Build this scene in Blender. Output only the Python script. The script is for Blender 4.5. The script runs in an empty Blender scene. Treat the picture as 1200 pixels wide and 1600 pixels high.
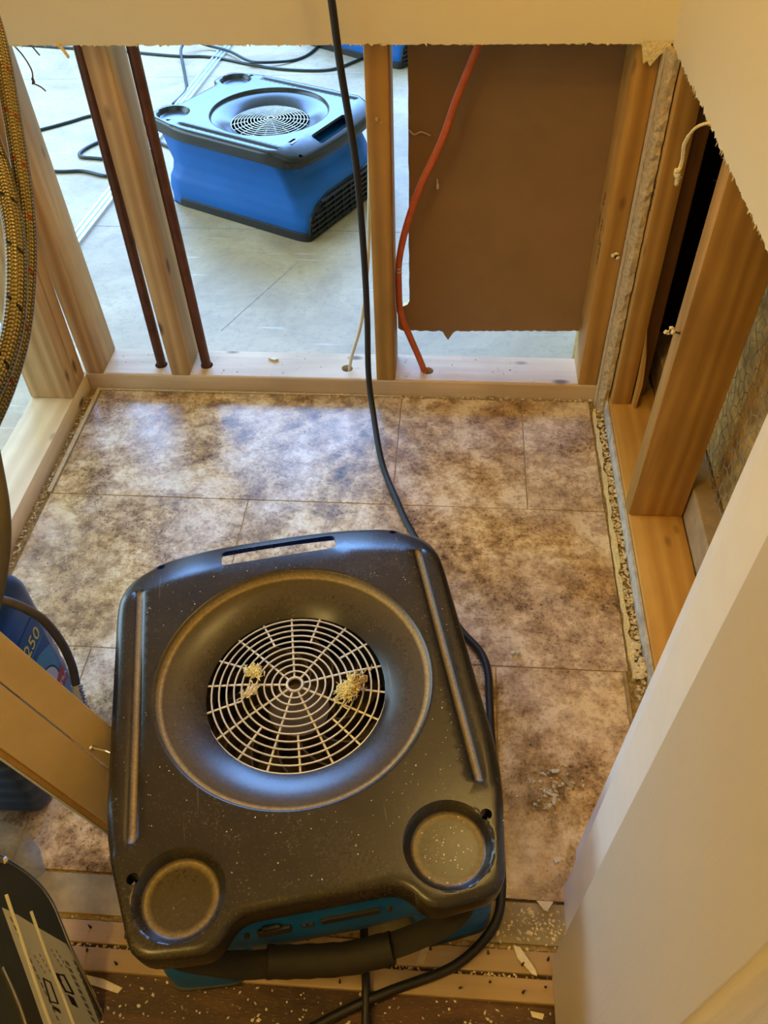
import bpy, bmesh, math, random
from mathutils import Vector, Matrix, Euler
from mathutils.geometry import delaunay_2d_cdt
random.seed(7)
S = bpy.context.scene
C = S.collection
# ------------------------------------------------------------------ camera, light, exposure
cd = bpy.data.cameras.new('camera'); cam = bpy.data.objects.new('camera', cd); C.objects.link(cam)
cd.sensor_fit = 'VERTICAL'; cd.sensor_height = 24; cd.lens = 24*1325.76/1600; cd.clip_start = .02
RX, UP, FW = (Vector((.99701076, .07267499, -.02622765)), Vector((-.03473439, .72482526, .68805658)),
              Vector((-.06901497, .68508881, -.72518291)))
m = Matrix((RX, UP, -FW)).transposed().to_4x4(); m.translation = Vector((.1248, -1.3771, 1.1063))
cam.matrix_world = m
S.camera = cam
W = bpy.data.worlds.new('daylight'); S.world = W; W.use_nodes = True
bg = W.node_tree.nodes['Background']; bg.inputs[0].default_value = (.80, .90, 1.0, 1); bg.inputs[1].default_value = .15
def area(name, loc, aim, power, col, size, size_y=None):
    l = bpy.data.lights.new(name, 'AREA'); l.energy = power; l.color = col; l.size = size
    if size_y: l.shape = 'RECTANGLE'; l.size_y = size_y
    o = bpy.data.objects.new(name, l); C.objects.link(o); o.location = loc
    o.rotation_euler = (Vector(aim)-Vector(loc)).to_track_quat('-Z', 'Y').to_euler(); return o
def bulb(name, loc, power, col, radius=.07):
    l = bpy.data.lights.new(name, 'POINT'); l.energy = power; l.color = col; l.shadow_soft_size = radius
    o = bpy.data.objects.new(name, l); C.objects.link(o); o.location = loc; return o
WARM = (1, .69, .25)
bulb('closet_lamp', (.25, -.42, 1.7), 9.5, (1, .66, .20))
bulb('hall_lamp', (-.80, -1.66, 2.2), 29, (1, .72, .24), .10)
area('window_back', (-.95, 3.06, 1.65), (-.95, 1.5, 1.0), 265, (.22, .46, 1), 2.7, 1.65)
area('window_left', (-3.05, .6, 1.05), (-1, .3, .6), 104, (.54, .80, 1), 3.0, 1.7)
S.view_settings.view_transform = 'Standard'; S.view_settings.look = 'None'
S.view_settings.exposure = 0.0; S.view_settings.gamma = 1; S.view_settings.use_curve_mapping = False

# ------------------------------------------------------------------ materials
def mat(name, rough=.6, col=None, metal=0, spec=.5):
    m = bpy.data.materials.new(name); m.use_nodes = True
    n = m.node_tree.nodes; b = n['Principled BSDF']
    b.inputs['Roughness'].default_value = rough; b.inputs['Metallic'].default_value = metal
    b.inputs['Specular IOR Level'].default_value = spec
    if col: b.inputs['Base Color'].default_value = (*col, 1)
    return m, m.node_tree, b
class T:                                   # tiny node-graph helper
    def __init__(s, nt): s.nt = nt; s.l = nt.links.new
    def n(s, t, **kw):
        x = s.nt.nodes.new('ShaderNode'+t)
        for k, v in kw.items():
            if k.startswith('_'): setattr(x, k[1:], v)
            else:
                i = x.inputs[int(k[1:])] if k[0] == 'i' and k[1:].isdigit() else x.inputs[k]
                if hasattr(v, 'links'): s.l(v, i)
                else: i.default_value = v
        return x
    def coord(s, scale=(1, 1, 1), rnd=True, which='Object'):
        c = s.n('TexCoord').outputs[which]
        if rnd:
            r = s.n('ObjectInfo').outputs['Random']
            v = s.n('VectorMath', _operation='SCALE', i0=(13.1, 7.7, 5.3)); s.l(r, v.inputs['Scale'])
            c = s.n('VectorMath', _operation='ADD', i0=c, i1=v.outputs[0]).outputs[0]
        return s.n('Mapping', Vector=c, Scale=scale).outputs[0]
    def noise(s, v, scale, detail=4, rough=.6, dist=0):
        return s.n('TexNoise', Vector=v, Scale=scale, Detail=detail, Roughness=rough, Distortion=dist).outputs['Fac']
    def ramp(s, f, stops, interp='LINEAR'):
        r = s.n('ValToRGB', Fac=f); e = r.color_ramp; e.interpolation = interp
        while len(e.elements) > 1: e.elements.remove(e.elements[-1])
        for i, (p, c) in enumerate(stops):
            x = e.elements[0] if i == 0 else e.elements.new(p)
            x.position = p
            if isinstance(c, (int, float)): c = (c, c, c)
            x.color = (*c, 1)
        return r.outputs['Color']
    def mix(s, f, a, b, mode='MIX'):
        x = s.n('Mix', _data_type='RGBA', _blend_type=mode)
        for v, k in ((f, 0), (a, 6), (b, 7)):
            if hasattr(v, 'links'): s.l(v, x.inputs[k])
            else: x.inputs[k].default_value = v if k == 0 else (*v, 1)
        return x.outputs[2]
    def bump(s, h, strength=.3, dist=.002):
        return s.n('Bump', Height=h, Strength=strength, Distance=dist).outputs[0]
    def math(s, op, a, b=0, c=None):
        x = s.n('Math', _operation=op, i0=a, i1=b)
        return x.outputs[0]
def plain(name, col, rough=.5, var=.12, scale=60, bump=0, metal=0, spec=.5):
    m, nt, b = mat(name, rough, col, metal, spec); t = T(nt)
    f = t.noise(t.coord(), scale)
    d = tuple(c*(1-var) for c in col); u = tuple(min(1, c*(1+var)) for c in col)
    t.l(t.ramp(f, [(.3, d), (.7, u)]), b.inputs['Base Color'])
    if bump: t.l(t.bump(f, bump, .001), b.inputs['Normal'])
    return m
def wood(name, axis, lo, hi, knots=True, rough=.6):
    m, nt, b = mat(name, rough); t = T(nt)
    sc = [9, 9, 9]; sc[axis] = .55
    v = t.coord(sc)
    f = t.noise(v, 6, 5, .6, .6)
    w = t.n('TexWave', Vector=v, Scale=1.3, Distortion=7, Detail=3, **{'Detail Scale': 1.2}).outputs['Fac']
    f2 = t.math('ADD', t.math('MULTIPLY', f, .65), t.math('MULTIPLY', w, .35))
    col = t.ramp(f2, [(.2, lo), (.55, tuple((a+c)/2 for a, c in zip(lo, hi))), (.8, hi)])
    blot = t.noise(t.coord((1, 1, 1)), 7, 3)
    col = t.mix(t.ramp(blot, [(.35, .0), (.75, .35)]), col, tuple(c*.62 for c in lo))
    if knots:
        s2 = [16, 16, 16]; s2[axis] = 7
        vo = t.n('TexVoronoi', Vector=t.coord(s2), Scale=1).outputs['Distance']
        col = t.mix(t.ramp(vo, [(.07, .85), (.15, 0)]), col, (.09, .035, .012))
    t.l(col, b.inputs['Base Color']); t.l(t.bump(f2, .25, .002), b.inputs['Normal'])
    return m
PL, PH = (.44, .245, .09), (.76, .51, .245)
M = {}
for a, k in ((0, 'x'), (1, 'y'), (2, 'z')): M['wood_'+k] = wood('lumber_grain_'+k, a, PL, PH)
M['wood_plate'] = wood('pale_plate_lumber', 0, (.64, .455, .26), (.88, .70, .47))
M['wood_plate_y'] = wood('pale_side_plate_lumber', 1, (.74, .56, .33), (.93, .77, .52))
M['wood_orange'] = wood('orange_lumber', 1, (.56, .28, .05), (.76, .44, .105))
M['wood_orange_z'] = wood('orange_stud_lumber', 2, (.38, .185, .03), (.66, .37, .085))
M['wood_shaded'] = wood('shaded_lumber', 2, (.17, .07, .02), (.28, .13, .045))  # corner shadow on one stud, put into its browns
M['tack_wood'] = wood('tack_strip_wood', 0, (.42, .29, .15), (.60, .44, .26), False)
# vinyl tile
def tile_mat():
    m, nt, b = mat('brown_stone_vinyl', .38); t = T(nt)
    v = t.coord(rnd=False, which='Object')
    big = t.noise(v, 4.2, 3, .55)                           # grey-purple against tan areas
    mid = t.noise(v, 9, 4, .6)                              # cloudy stone figure
    blot = t.noise(v, 34, 6, .66); grain = t.noise(v, 120, 4, .65)
    f = t.math('ADD', t.math('ADD', t.math('MULTIPLY', mid, .42), t.math('MULTIPLY', blot, .40)), t.math('MULTIPLY', grain, .18))
    tan = t.ramp(f, [(.365, (.07, .034, .011)), (.425, (.26, .145, .055)), (.475, (.48, .305, .13)), (.525, (.74, .53, .26)), (.585, (.90, .76, .50))])
    grey = t.ramp(f, [(.365, (.14, .088, .062)), (.435, (.36, .25, .185)), (.51, (.60, .465, .355)), (.575, (.86, .74, .60))])
    col = t.mix(t.ramp(big, [(.41, .0), (.56, .95)]), tan, grey)
    rust = t.ramp(t.noise(v, 5.5, 5, .65), [(.50, 0), (.62, .7)])
    col = t.mix(rust, col, t.ramp(blot, [(.4, (.22, .115, .04)), (.6, (.60, .38, .17))]))
    speck = t.noise(v, 240, 2, .6)
    col = t.mix(t.math('MULTIPLY', t.ramp(speck, [(.33, .85), (.40, 0)]), t.ramp(mid, [(.4, 1), (.55, .25)])), col, (.035, .022, .014))
    dust = t.math('MULTIPLY', t.ramp(t.noise(v, 170, 4, .8), [(.57, 0), (.68, 1)]), t.ramp(t.noise(v, 5, 3), [(.40, .1), (.62, .9)]))
    col = t.mix(dust, col, (.82, .75, .64))
    sv = t.n('Mapping', Vector=v, Rotation=(0, 0, .45), Scale=(9, 130, 1)).outputs[0]
    scr = t.math('MULTIPLY', t.ramp(t.noise(sv, 1.2, 2), [(.60, 0), (.72, .45)]), t.ramp(big, [(.45, 0), (.6, 1)]))
    col = t.mix(scr, col, (.66, .58, .48))
    t.l(col, b.inputs['Base Color'])
    t.l(t.ramp(grain, [(.3, .18), (.7, .42)]), b.inputs['Roughness'])
    t.l(t.bump(t.math('ADD', blot, t.math('MULTIPLY', grain, .5)), .3, .0010), b.inputs['Normal'])
    return m
M['tile'] = tile_mat()
def subfloor_mat():
    m, nt, b = mat('painted_grey_subfloor', .55); t = T(nt)
    v = t.coord(rnd=False)
    f = t.noise(v, 4, 6, .65, .6); g = t.noise(v, 60, 4, .7)
    col = t.ramp(f, [(.3, (.40, .29, .165)), (.5, (.53, .40, .235)), (.7, (.65, .51, .32))])
    col = t.mix(t.ramp(g, [(.35, .5), (.5, 0)]), col, (.36, .28, .19))
    sc = t.n('Mapping', Vector=v, Rotation=(0, 0, .7), Scale=(5, 60, 1)).outputs[0]
    col = t.mix(t.ramp(t.noise(sc, 1, 3), [(.62, 0), (.72, .45)]), col, (.76, .69, .58))
    t.l(col, b.inputs['Base Color']); t.l(t.bump(g, .25, .002), b.inputs['Normal'])
    return m
M['subfloor'] = subfloor_mat()
def ply_mat():
    m, nt, b = mat('shade_dark_plywood', .5); t = T(nt)
    v = t.coord((1, 4, 1), rnd=False)
    f = t.noise(v, 6, 6, .68, .8); g = t.noise(v, 150, 3, .7)
    col = t.ramp(f, [(.3, (.03, .012, .005)), (.5, (.07, .031, .012)), (.68, (.15, .07, .026))])  # browns lowered to paint in the shadow over this floor
    col = t.mix(t.ramp(g, [(.6, 0), (.75, .6)]), col, (.55, .42, .25))
    t.l(col, b.inputs['Base Color']); t.l(t.bump(g, .3, .001), b.inputs['Normal']); return m
M['ply'] = ply_mat()
def cover_mat(name, dustc, amount, ring=1):
    m, nt, b = mat(name, .42, spec=.5); t = T(nt)
    v = t.coord(rnd=False); a = t.math('MULTIPLY', t.n('Attribute', _attribute_name='dust').outputs['Fac'], ring)
    f = t.noise(v, 7, 5, .65); g = t.noise(v, 260, 3, .7); h = t.noise(v, 28, 5, .7)
    amt = t.math('ADD', t.math('MULTIPLY', t.ramp(f, [(.38, .1), (.68, 1)]), amount), t.math('MULTIPLY', a, .8))
    amt = t.math('MULTIPLY', amt, t.ramp(g, [(.25, .55), (.65, 1)])); amt = t.math('MINIMUM', amt, 1)
    col = t.mix(amt, (.014, .0135, .0135), dustc)
    col = t.mix(t.math('MULTIPLY', t.math('MULTIPLY', a, .75), t.ramp(g, [(.3, .45), (.62, 1)])), col, (.52, .39, .16))
    fl = t.math('MULTIPLY', t.ramp(t.noise(v, 420, 2, .6), [(.62, 0), (.72, .35)]), t.ramp(f, [(.42, .1), (.62, 1)]))
    col = t.mix(t.math('MULTIPLY', fl, min(1, amount*8)), col, (.42, .34, .18))
    vo = t.n('TexVoronoi', Vector=v, Scale=170).outputs
    sp = t.math('MULTIPLY', t.ramp(vo['Distance'], [(.10, 1), (.16, 0)]), t.ramp(h, [(.57, 0), (.64, 1)]))
    col = t.mix(t.math('MULTIPLY', sp, min(1, amount*3)), col, (.75, .68, .5))
    sv = t.n('Mapping', Vector=v, Rotation=(0, 0, .3), Scale=(130, 9, 1)).outputs[0]
    col = t.mix(t.math('MULTIPLY', t.ramp(t.noise(sv, 1, 2), [(.70, 0), (.78, .22)]), 1), col, (.3, .27, .2))
    t.l(col, b.inputs['Base Color'])
    t.l(t.ramp(amt, [(0, .24), (.8, .62)]), b.inputs['Roughness'])
    t.l(t.bump(g, .12, .0006), b.inputs['Normal']); return m
M['cover_near'] = cover_mat('dusty_black_plastic', (.17, .125, .05), .11)
M['cover_far'] = cover_mat('black_plastic', (.10, .095, .085), .06, .04)
M['blue'] = plain('blue_plastic', (.008, .118, .43), .48, .10, 9, spec=.3)
M['floordust'] = plain('tan_dust_bed', (.36, .26, .12), .95, .5, 140, .6)
M['blackplastic'] = plain('black_trim_plastic', (.018, .018, .019), .45, .2)
M['webbing'] = plain('black_webbing', (.013, .011, .008), .8, .3, 300, .3)
M['wire'] = plain('zinc_plated_wire', (.74, .70, .60), .4, .15, 90, metal=.3)
M['rotor'] = plain('dusty_rotor_plastic', (.075, .05, .022), .6, .4, 40)
M['cable_black'] = plain('black_rubber', (.013, .012, .012), .5, .2, 200)
M['cable_green'] = plain('green_black_rubber', (.022, .032, .030), .45, .2, 200)
M['cable_orange'] = plain('orange_cable_sheath', (.62, .13, .03), .45, .12, 60)
M['cable_white'] = plain('white_cable_sheath', (.75, .68, .52), .5, .08, 60)
M['cable_grey'] = plain('grey_brown_rubber', (.085, .07, .05), .55, .15, 60)
M['copper'] = plain('tarnished_copper', (.13, .045, .022), .5, .35, 30, metal=.4)
M['paint'] = plain('cream_wall_paint', (.80, .70, .47), .75, .015, 900, .10)
M['gyp'] = plain('torn_gypsum_paper', (.78, .66, .36), .9, .25, 300, .6)
M['gypgrey'] = plain('rough_gypsum_core', (.52, .40, .22), .95, .3, 160, 1.0)
M['papertan'] = plain('pale_kraft_edge', (.62, .50, .32), .85, .12, 90, .2)
M['kraft'] = plain('brown_kraft_paper', (.31, .185, .082), .85, .06, 14, .05)
M['white_paint'] = plain('white_door_paint', (.84, .83, .80), .42, .02, 40)
def door_mat():
    m, nt, b = mat('embossed_white_door', .45); t = T(nt)
    v = t.coord((1, 60, 4), rnd=False); f = t.noise(v, 4, 4, .6, .7)
    b.inputs['Base Color'].default_value = (.60, .55, .45, 1)
    t.l(t.bump(f, .35, .0012), b.inputs['Normal']); return m
M['door'] = door_mat()
M['alu'] = plain('anodised_aluminium', (.66, .72, .74), .3, .08, 30, metal=.6)
M['greystrip'] = plain('grey_floor_filler', (.36, .30, .18), .85, .28, 28, .2, spec=.2)
M['crumb'] = plain('plaster_crumb', (.78, .66, .42), .9, .18, 200)
M['crumbwhite'] = plain('white_plaster_chip', (.80, .73, .56), .85, .1, 200)
M['dirt'] = plain('dark_floor_dirt', (.045, .032, .018), .9, .5, 200, .5)
M['tuft'] = plain('yellow_insulation_fluff', (.84, .76, .40), .95, .2, 150, .6)
M['tuftbrown'] = plain('soiled_insulation_fluff', (.45, .30, .10), .95, .3, 150, .6)
M['steel'] = plain('bright_nail_steel', (.7, .68, .62), .3, .1, 100, metal=.8)
M['rust'] = plain('rusty_nail', (.05, .03, .02), .7, .3, 100)
M['meshwire'] = plain('dull_lath_wire', (.30, .25, .17), .6, .3, 60)
M['stucco'] = plain('rough_scratch_coat', (.46, .29, .085), .95, .5, 22, .8, spec=.1)
M['felt'] = plain('black_building_paper', (.016, .011, .007), .95, .4, 20, spec=.05)
M['curb'] = plain('dusty_concrete_curb', (.40, .28, .14), .9, .2, 30, .4)
M['jug'] = plain('navy_blue_bottle_plastic', (.010, .045, .16), .3, .1, 10)
M['lblblue'] = plain('label_blue', (.012, .06, .22), .4, .05)
M['lblcyan'] = plain('label_light_blue', (.05, .25, .42), .4, .05)
M['lblwhite'] = plain('label_white', (.60, .62, .62), .5, .04)
M['lblred'] = plain('label_red', (.42, .03, .03), .4, .05)
M['ink'] = plain('black_ink', (.02, .02, .022), .6, .05)
M['inkgrey'] = plain('grey_ink', (.16, .17, .18), .6, .05)
M['yellow'] = plain('yellow_print', (.75, .62, .03), .5, .04)
M['appl'] = plain('dark_grey_enamel', (.055, .062, .065), .28, .06, 12)
M['chrome'] = plain('polished_edge_trim', (.62, .60, .55), .2, .05, metal=.9)
def film_mat():
    m, nt, b = mat('clear_plastic_film', .3, (.42, .44, .46)); b.inputs['Alpha'].default_value = .40; return m
M['film'] = film_mat()
M['tanboard'] = plain('tan_painted_board', (.60, .46, .27), .5, .05, 30)
M['tanedge'] = plain('raw_board_edge', (.50, .30, .10), .7, .12, 60)
def braid_mat(tr):
    m, nt, b = mat('braided_steel_hose_'+tr, .32, metal=.75); t = T(nt)
    uv = t.n('TexCoord').outputs['UV']; s = t.n('SeparateXYZ', Vector=uv)
    u, v = s.outputs[0], s.outputs[1]                       # u: turns 0..1, v: metres along the hose
    A = t.math('FRACT', t.math('ADD', t.math('MULTIPLY', v, 290), t.math('MULTIPLY', u, 5)))
    B = t.math('FRACT', t.math('SUBTRACT', t.math('MULTIPLY', v, 290), t.math('MULTIPLY', u, 5)))
    strand = t.math('FLOOR', t.math('MULTIPLY', u, 20)); odd = t.math('MODULO', strand, 2)
    zig = t.math('ADD', t.math('MULTIPLY', odd, A), t.math('MULTIPLY', t.math('SUBTRACT', 1, odd), B))
    gap = t.math('ABSOLUTE', t.math('SUBTRACT', t.math('FRACT', t.math('MULTIPLY', u, 20)), .5))
    h = t.math('MULTIPLY', t.math('SUBTRACT', 1, t.math('ABSOLUTE', t.math('SUBTRACT', t.math('MULTIPLY', zig, 2), 1))), t.math('SUBTRACT', 1, t.math('MULTIPLY', gap, 1.4)))
    col = t.ramp(h, [(.0, (.045, .035, .016)), (.25, (.16, .135, .07)), (.8, (.44, .385, .23))])
    tz = t.math('FRACT', t.math('ADD', t.math('MULTIPLY', v, 21), t.math('MULTIPLY', u, 1.0)))
    mk = t.math('MULTIPLY', t.math('LESS_THAN', tz, .075), t.math('GREATER_THAN', t.math('SINE', t.math('MULTIPLY', u, 37.7)), -.3))
    col = t.mix(mk, col, (.22, .035, .012) if tr == 'red' else (.015, .018, .02))
    t.l(col, b.inputs['Base Color']); t.l(t.bump(h, .7, .0012), b.inputs['Normal']); return m
M['braid_red'] = braid_mat('red'); M['braid_black'] = braid_mat('black')

# ------------------------------------------------------------------ mesh helpers
class MB:
    def __init__(s): s.v = []; s.f = []; s.mi = []; s.uv = {}
    def add(s, vs, fs, mi=0):
        o = len(s.v); s.v += [tuple(v) for v in vs]
        for f in fs: s.f.append(tuple(i+o for i in f)); s.mi.append(mi)
        return o
    def box(s, a, b, mi=0, mtx=None, bev=0):
        if bev:
            bm = bmesh.new(); bmesh.ops.create_cube(bm, size=1)
            for v in bm.verts: v.co = Vector([(a[i]+b[i])/2+v.co[i]*(b[i]-a[i]) for i in range(3)])
            bmesh.ops.bevel(bm, geom=bm.edges[:], offset=bev, segments=2, affect='EDGES', profile=.5)
            if mtx: bm.transform(mtx)
            bm.verts.index_update()
            s.add([v.co[:] for v in bm.verts], [[v.index for v in f.verts] for f in bm.faces], mi); bm.free(); return
        vs = [Vector((x, y, z)) for z in (a[2], b[2]) for y in (a[1], b[1]) for x in (a[0], b[0])]
        if mtx: vs = [mtx @ v for v in vs]
        s.add(vs, [(0, 2, 3, 1), (4, 5, 7, 6), (0, 1, 5, 4), (2, 6, 7, 3), (0, 4, 6, 2), (1, 3, 7, 5)], mi)
    def prism(s, poly, z0, z1, mi=0, f=lambda p, z: (p[0], p[1], z), mi_top=None, mi_side=None):
        n = len(poly); o = s.add([f(p, z0) for p in poly]+[f(p, z1) for p in poly], [], mi)
        s.f.append(tuple(o+i for i in reversed(range(n)))); s.mi.append(mi)
        s.f.append(tuple(o+n+i for i in range(n))); s.mi.append(mi if mi_top is None else mi_top)
        for i in range(n):
            j = (i+1) % n; s.f.append((o+i, o+j, o+n+j, o+n+i)); s.mi.append(mi if mi_side is None else mi_side)
    def tube(s, pts, r, seg=10, mi=0, cap=True, uv=False, closed=False, flat=1.0):
        pts = [Vector(p) for p in pts]; n = len(pts); rr = r if isinstance(r, (list, tuple)) else [r]*n
        t0 = (pts[1]-pts[0]).normalized(); ref = Vector((0, 0, 1)) if abs(t0.z) < .9 else Vector((1, 0, 0))
        a = t0.cross(ref).normalized(); L = 0; o = len(s.v)
        rows = []
        for i, p in enumerate(pts):
            if closed: t = (pts[(i+1) % n]-pts[i-1]).normalized()
            else: t = (pts[min(i+1, n-1)]-pts[max(i-1, 0)]).normalized()
            a = (a-t*a.dot(t)).normalized(); b = t.cross(a)
            if i: L += (p-pts[i-1]).length
            row = []
            for k in range(seg):
                w = 2*math.pi*k/seg; row.append(len(s.v)); s.v.append(tuple(p+(a*math.cos(w)+b*math.sin(w)*flat)*rr[i]))
            rows.append((row, L))
        m = n if closed else n-1
        for i in range(m):
            r0, l0 = rows[i]; r1, l1 = rows[(i+1) % n]
            for k in range(seg):
                k2 = (k+1) % seg
                if uv: s.uv[len(s.f)] = [(k/seg, l0), ((k+1)/seg, l0), ((k+1)/seg, l1), (k/seg, l1)]
                s.f.append((r0[k], r0[k2], r1[k2], r1[k])); s.mi.append(mi)
        if cap and not closed:
            s.f.append(tuple(reversed(rows[0][0]))); s.mi.append(mi); s.f.append(tuple(rows[-1][0])); s.mi.append(mi)
    def loft(s, rings, mi=0, cap0=True, cap1=True):
        n = len(rings[0]); o = s.add([p for r in rings for p in r], [])
        for i in range(len(rings)-1):
            for k in range(n):
                k2 = (k+1) % n; s.f.append((o+i*n+k, o+i*n+k2, o+(i+1)*n+k2, o+(i+1)*n+k)); s.mi.append(mi)
        if cap0: s.f.append(tuple(o+k for k in reversed(range(n)))); s.mi.append(mi)
        if cap1: s.f.append(tuple(o+(len(rings)-1)*n+k for k in range(n))); s.mi.append(mi)
    def build(s, name, mats, parent=None, smooth=None, loc=None, rot=None, fix=True):
        me = bpy.data.meshes.new(name); me.from_pydata(s.v, [], s.f)
        for mm in (mats if isinstance(mats, list) else [mats]): me.materials.append(M[mm] if isinstance(mm, str) else mm)
        if any(s.mi): me.polygons.foreach_set('material_index', s.mi)
        if s.uv:
            ul = me.uv_layers.new(name='UVMap')
            for p in me.polygons:
                q = s.uv.get(p.index)
                if q:
                    for li, c in zip(p.loop_indices, q): ul.data[li].uv = c
        if fix:
            bm = bmesh.new(); bm.from_mesh(me); bmesh.ops.recalc_face_normals(bm, faces=bm.faces[:]); bm.to_mesh(me); bm.free()
        if smooth is not None:
            me.polygons.foreach_set('use_smooth', [True]*len(me.polygons)); me.set_sharp_from_angle(angle=math.radians(smooth))
        me.update()
        return link(name, me, parent, loc, rot)
def link(name, me, parent=None, loc=None, rot=None):
    o = bpy.data.objects.new(name, me); C.objects.link(o)
    if parent: o.parent = parent
    if loc: o.location = loc
    if rot: o.rotation_euler = rot
    return o
def tag(o, label, cat, group=None):
    o['label'] = label; o['category'] = cat
    if group: o['group'] = group
    return o
def thing(name, loc, label, cat, rz=0, group=None):
    o = bpy.data.objects.new(name, None); C.objects.link(o); o.location = loc; o.rotation_euler = (0, 0, rz)
    o.empty_display_size = .05
    return tag(o, label, cat, group)
def struct(o): o['kind'] = 'structure'; return o
def stuff(o): o['kind'] = 'stuff'; return o
def smooth_path(p, k=8):
    p = [Vector(q) for q in p]; out = []
    for i in range(len(p)-1):
        a, b, c, d = p[max(i-1, 0)], p[i], p[i+1], p[min(i+2, len(p)-1)]
        for j in range(k):
            t = j/k; out.append(.5*((2*b)+(c-a)*t+(2*a-5*b+4*c-d)*t*t+(3*b-a-3*c+d)*t**3))
    return out+[p[-1]]
def fillet(poly, r, seg=5):
    out = []; n = len(poly)
    for i in range(n):
        p = Vector(poly[i]); a = Vector(poly[i-1])-p; b = Vector(poly[(i+1) % n])-p
        rr = r[i] if isinstance(r, (list, tuple)) else r
        rr = min(rr, a.length*.45, b.length*.45); s, e = p+a.normalized()*rr, p+b.normalized()*rr
        for j in range(seg+1):
            t = j/seg; out.append((s*(1-t)**2+p*2*t*(1-t)+e*t*t)[:])
    return out
def resample(poly, step):
    out = []; n = len(poly)
    for i in range(n):
        a, b = Vector(poly[i]), Vector(poly[(i+1) % n]); L = (b-a).length
        if L < 1e-6: continue
        k = max(1, round(L/step))
        for j in range(k): out.append((a+(b-a)*j/k)[:])
    return out
def text(body, size, material, parent, mtx, depth=.0002, name='lettering'):
    cu = bpy.data.curves.new(name, 'FONT'); cu.body = body; cu.size = size; cu.extrude = depth; cu.resolution_u = 3
    to = bpy.data.objects.new('tmp', cu); C.objects.link(to); bpy.context.view_layer.update()
    me = bpy.data.meshes.new_from_object(to.evaluated_get(bpy.context.evaluated_depsgraph_get()))
    bpy.data.objects.remove(to); bpy.data.curves.remove(cu)
    me.materials.clear(); me.materials.append(M[material]); me.transform(mtx); me.name = name
    return link(name, me, parent)
def frame(o, x, y):                         # 4x4 with origin o, x axis x, y axis y
    x = Vector(x).normalized(); z = x.cross(Vector(y)).normalized(); y = z.cross(x)
    m = Matrix((x, y, z)).transposed().to_4x4(); m.translation = Vector(o); return m
def lump(mb, c, r, mi=0, sq=(1, 1, .6), seed=None):
    rnd = random.Random(seed) if seed is not None else random
    bm = bmesh.new(); bmesh.ops.create_icosphere(bm, subdivisions=1, radius=1)
    a = rnd.random()*6.3; ca, sa = math.cos(a), math.sin(a)
    vs = []
    for v in bm.verts:
        k = r*rnd.uniform(.65, 1.15); x, y, z = v.co.x*k*sq[0], v.co.y*k*sq[1], v.co.z*k*sq[2]
        vs.append((c[0]+ca*x-sa*y, c[1]+sa*x+ca*y, c[2]+z))
    bm.verts.index_update(); mb.add(vs, [[v.index for v in f.verts] for f in bm.faces], mi); bm.free()

# ------------------------------------------------------------------ setting: floors
floor = MB()
floor.box((-.74, -1.046, -.055), (.56, .092, -.006))
floor.box((-.600, -.986, -.006), (.410, -.010, -.0014), 1)
floor = struct(floor.build('floor', ['floordust', plain('dusty_joint_filler', (.42, .32, .20), .9, .25, 60)]))
floor['label'] = 'brown stone-look vinyl tile floor of the small closet'
def tile(x0, x1, y0, y1):
    g = .0011; mb = MB()
    mb.box((x0+g, y0+g, -.006), (x1-g, y1-g, random.uniform(-.0004, .0004)), bev=.0006)
    return mb.build('tile', 'tile', floor)
YA, YB, YC, YD = -.006, -.3125, -.647, -.990
tile(-.603, .033, YB, YA); tile(.033, .277, YB, YA); tile(.277, .413, YB, YA)
tile(-.606, -.231, YC, YB); tile(-.231, .414, YC, YB)
tile(-.606, -.42, YD, YC); tile(-.42, .2135, YD, YC); tile(.2135, .405, YD, YC)
f2 = MB(); f2.box((-6, .0885, -.10), (5, 6, -.0585)); f2.box((-6, -3, -.10), (-.735, .0885, -.0585))
floor_far = struct(f2.build('floor', 'subfloor'))
seam = MB()
for a, b, w in (((-.93, .80), (1.0, .765), .0016), ((-1.6, 1.9), (-.2, 1.96), .0014), ((-.42, .30), (-.28, .62), .0012), ((-.60, .165), (.5, .150), .004)):
    d = Vector((b[0]-a[0], b[1]-a[1])).normalized(); n = Vector((-d.y, d.x))*w
    seam.add([(a[0]-n.x, a[1]-n.y, -.0582), (b[0]-n.x, b[1]-n.y, -.0582), (b[0]+n.x, b[1]+n.y, -.0582), (a[0]+n.x, a[1]+n.y, -.0582)], [(0, 1, 2, 3)])
seam.build('board_joint', plain('joint_line_grey', (.30, .30, .27), .8, .3), floor_far)  # thin grey lines along the floor joints
f3 = MB(); f3.box((-1.0, -2.6, -.06), (1.3, -1.044, -.012)); struct(f3.build('floor', 'ply'))
t1 = MB(); t1.box((-.42, -1.0405, -.0055), (.318, -.992, -.0015), bev=.0008); struct(t1.build('trim_1', 'greystrip'))
def tack_strip(y0, y1, label):
    r = thing('tack_strip', (-.05, (y0+y1)/2, -.012), label, 'tack strip')
    w = (y1-y0)/2; mb = MB(); mb.box((-.40, -w, 0), (.345, w, .0085), bev=.0012); mb.build('strip', 'tack_wood', r)
    me = None
    for i, x in enumerate([-.345, -.312, -.28, -.24, -.20, -.05, -.01, .03, .07, .105, .14, .18, .215, .25, .285, .315]):
        yy = (.45 if i % 2 else -.4)*w
        if me is None:
            k = MB(); k.tube([(0, 0, 0), (.0006, -.001, .004), (.001, -.002, .0085)], [.0016, .0012, .0003], 6)
            me = k.build('tack', 'rust', r); me.location = (x, yy, .0083)
        else: link('tack', me.data, r, (x+random.uniform(-.004, .004), yy+random.uniform(-.003, .003), .0083), (0, 0, random.random()*6))
    return r
tack_strip(-1.0725, -1.0470, 'bare carpet tack strip nearest the grey floor band')
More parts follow.
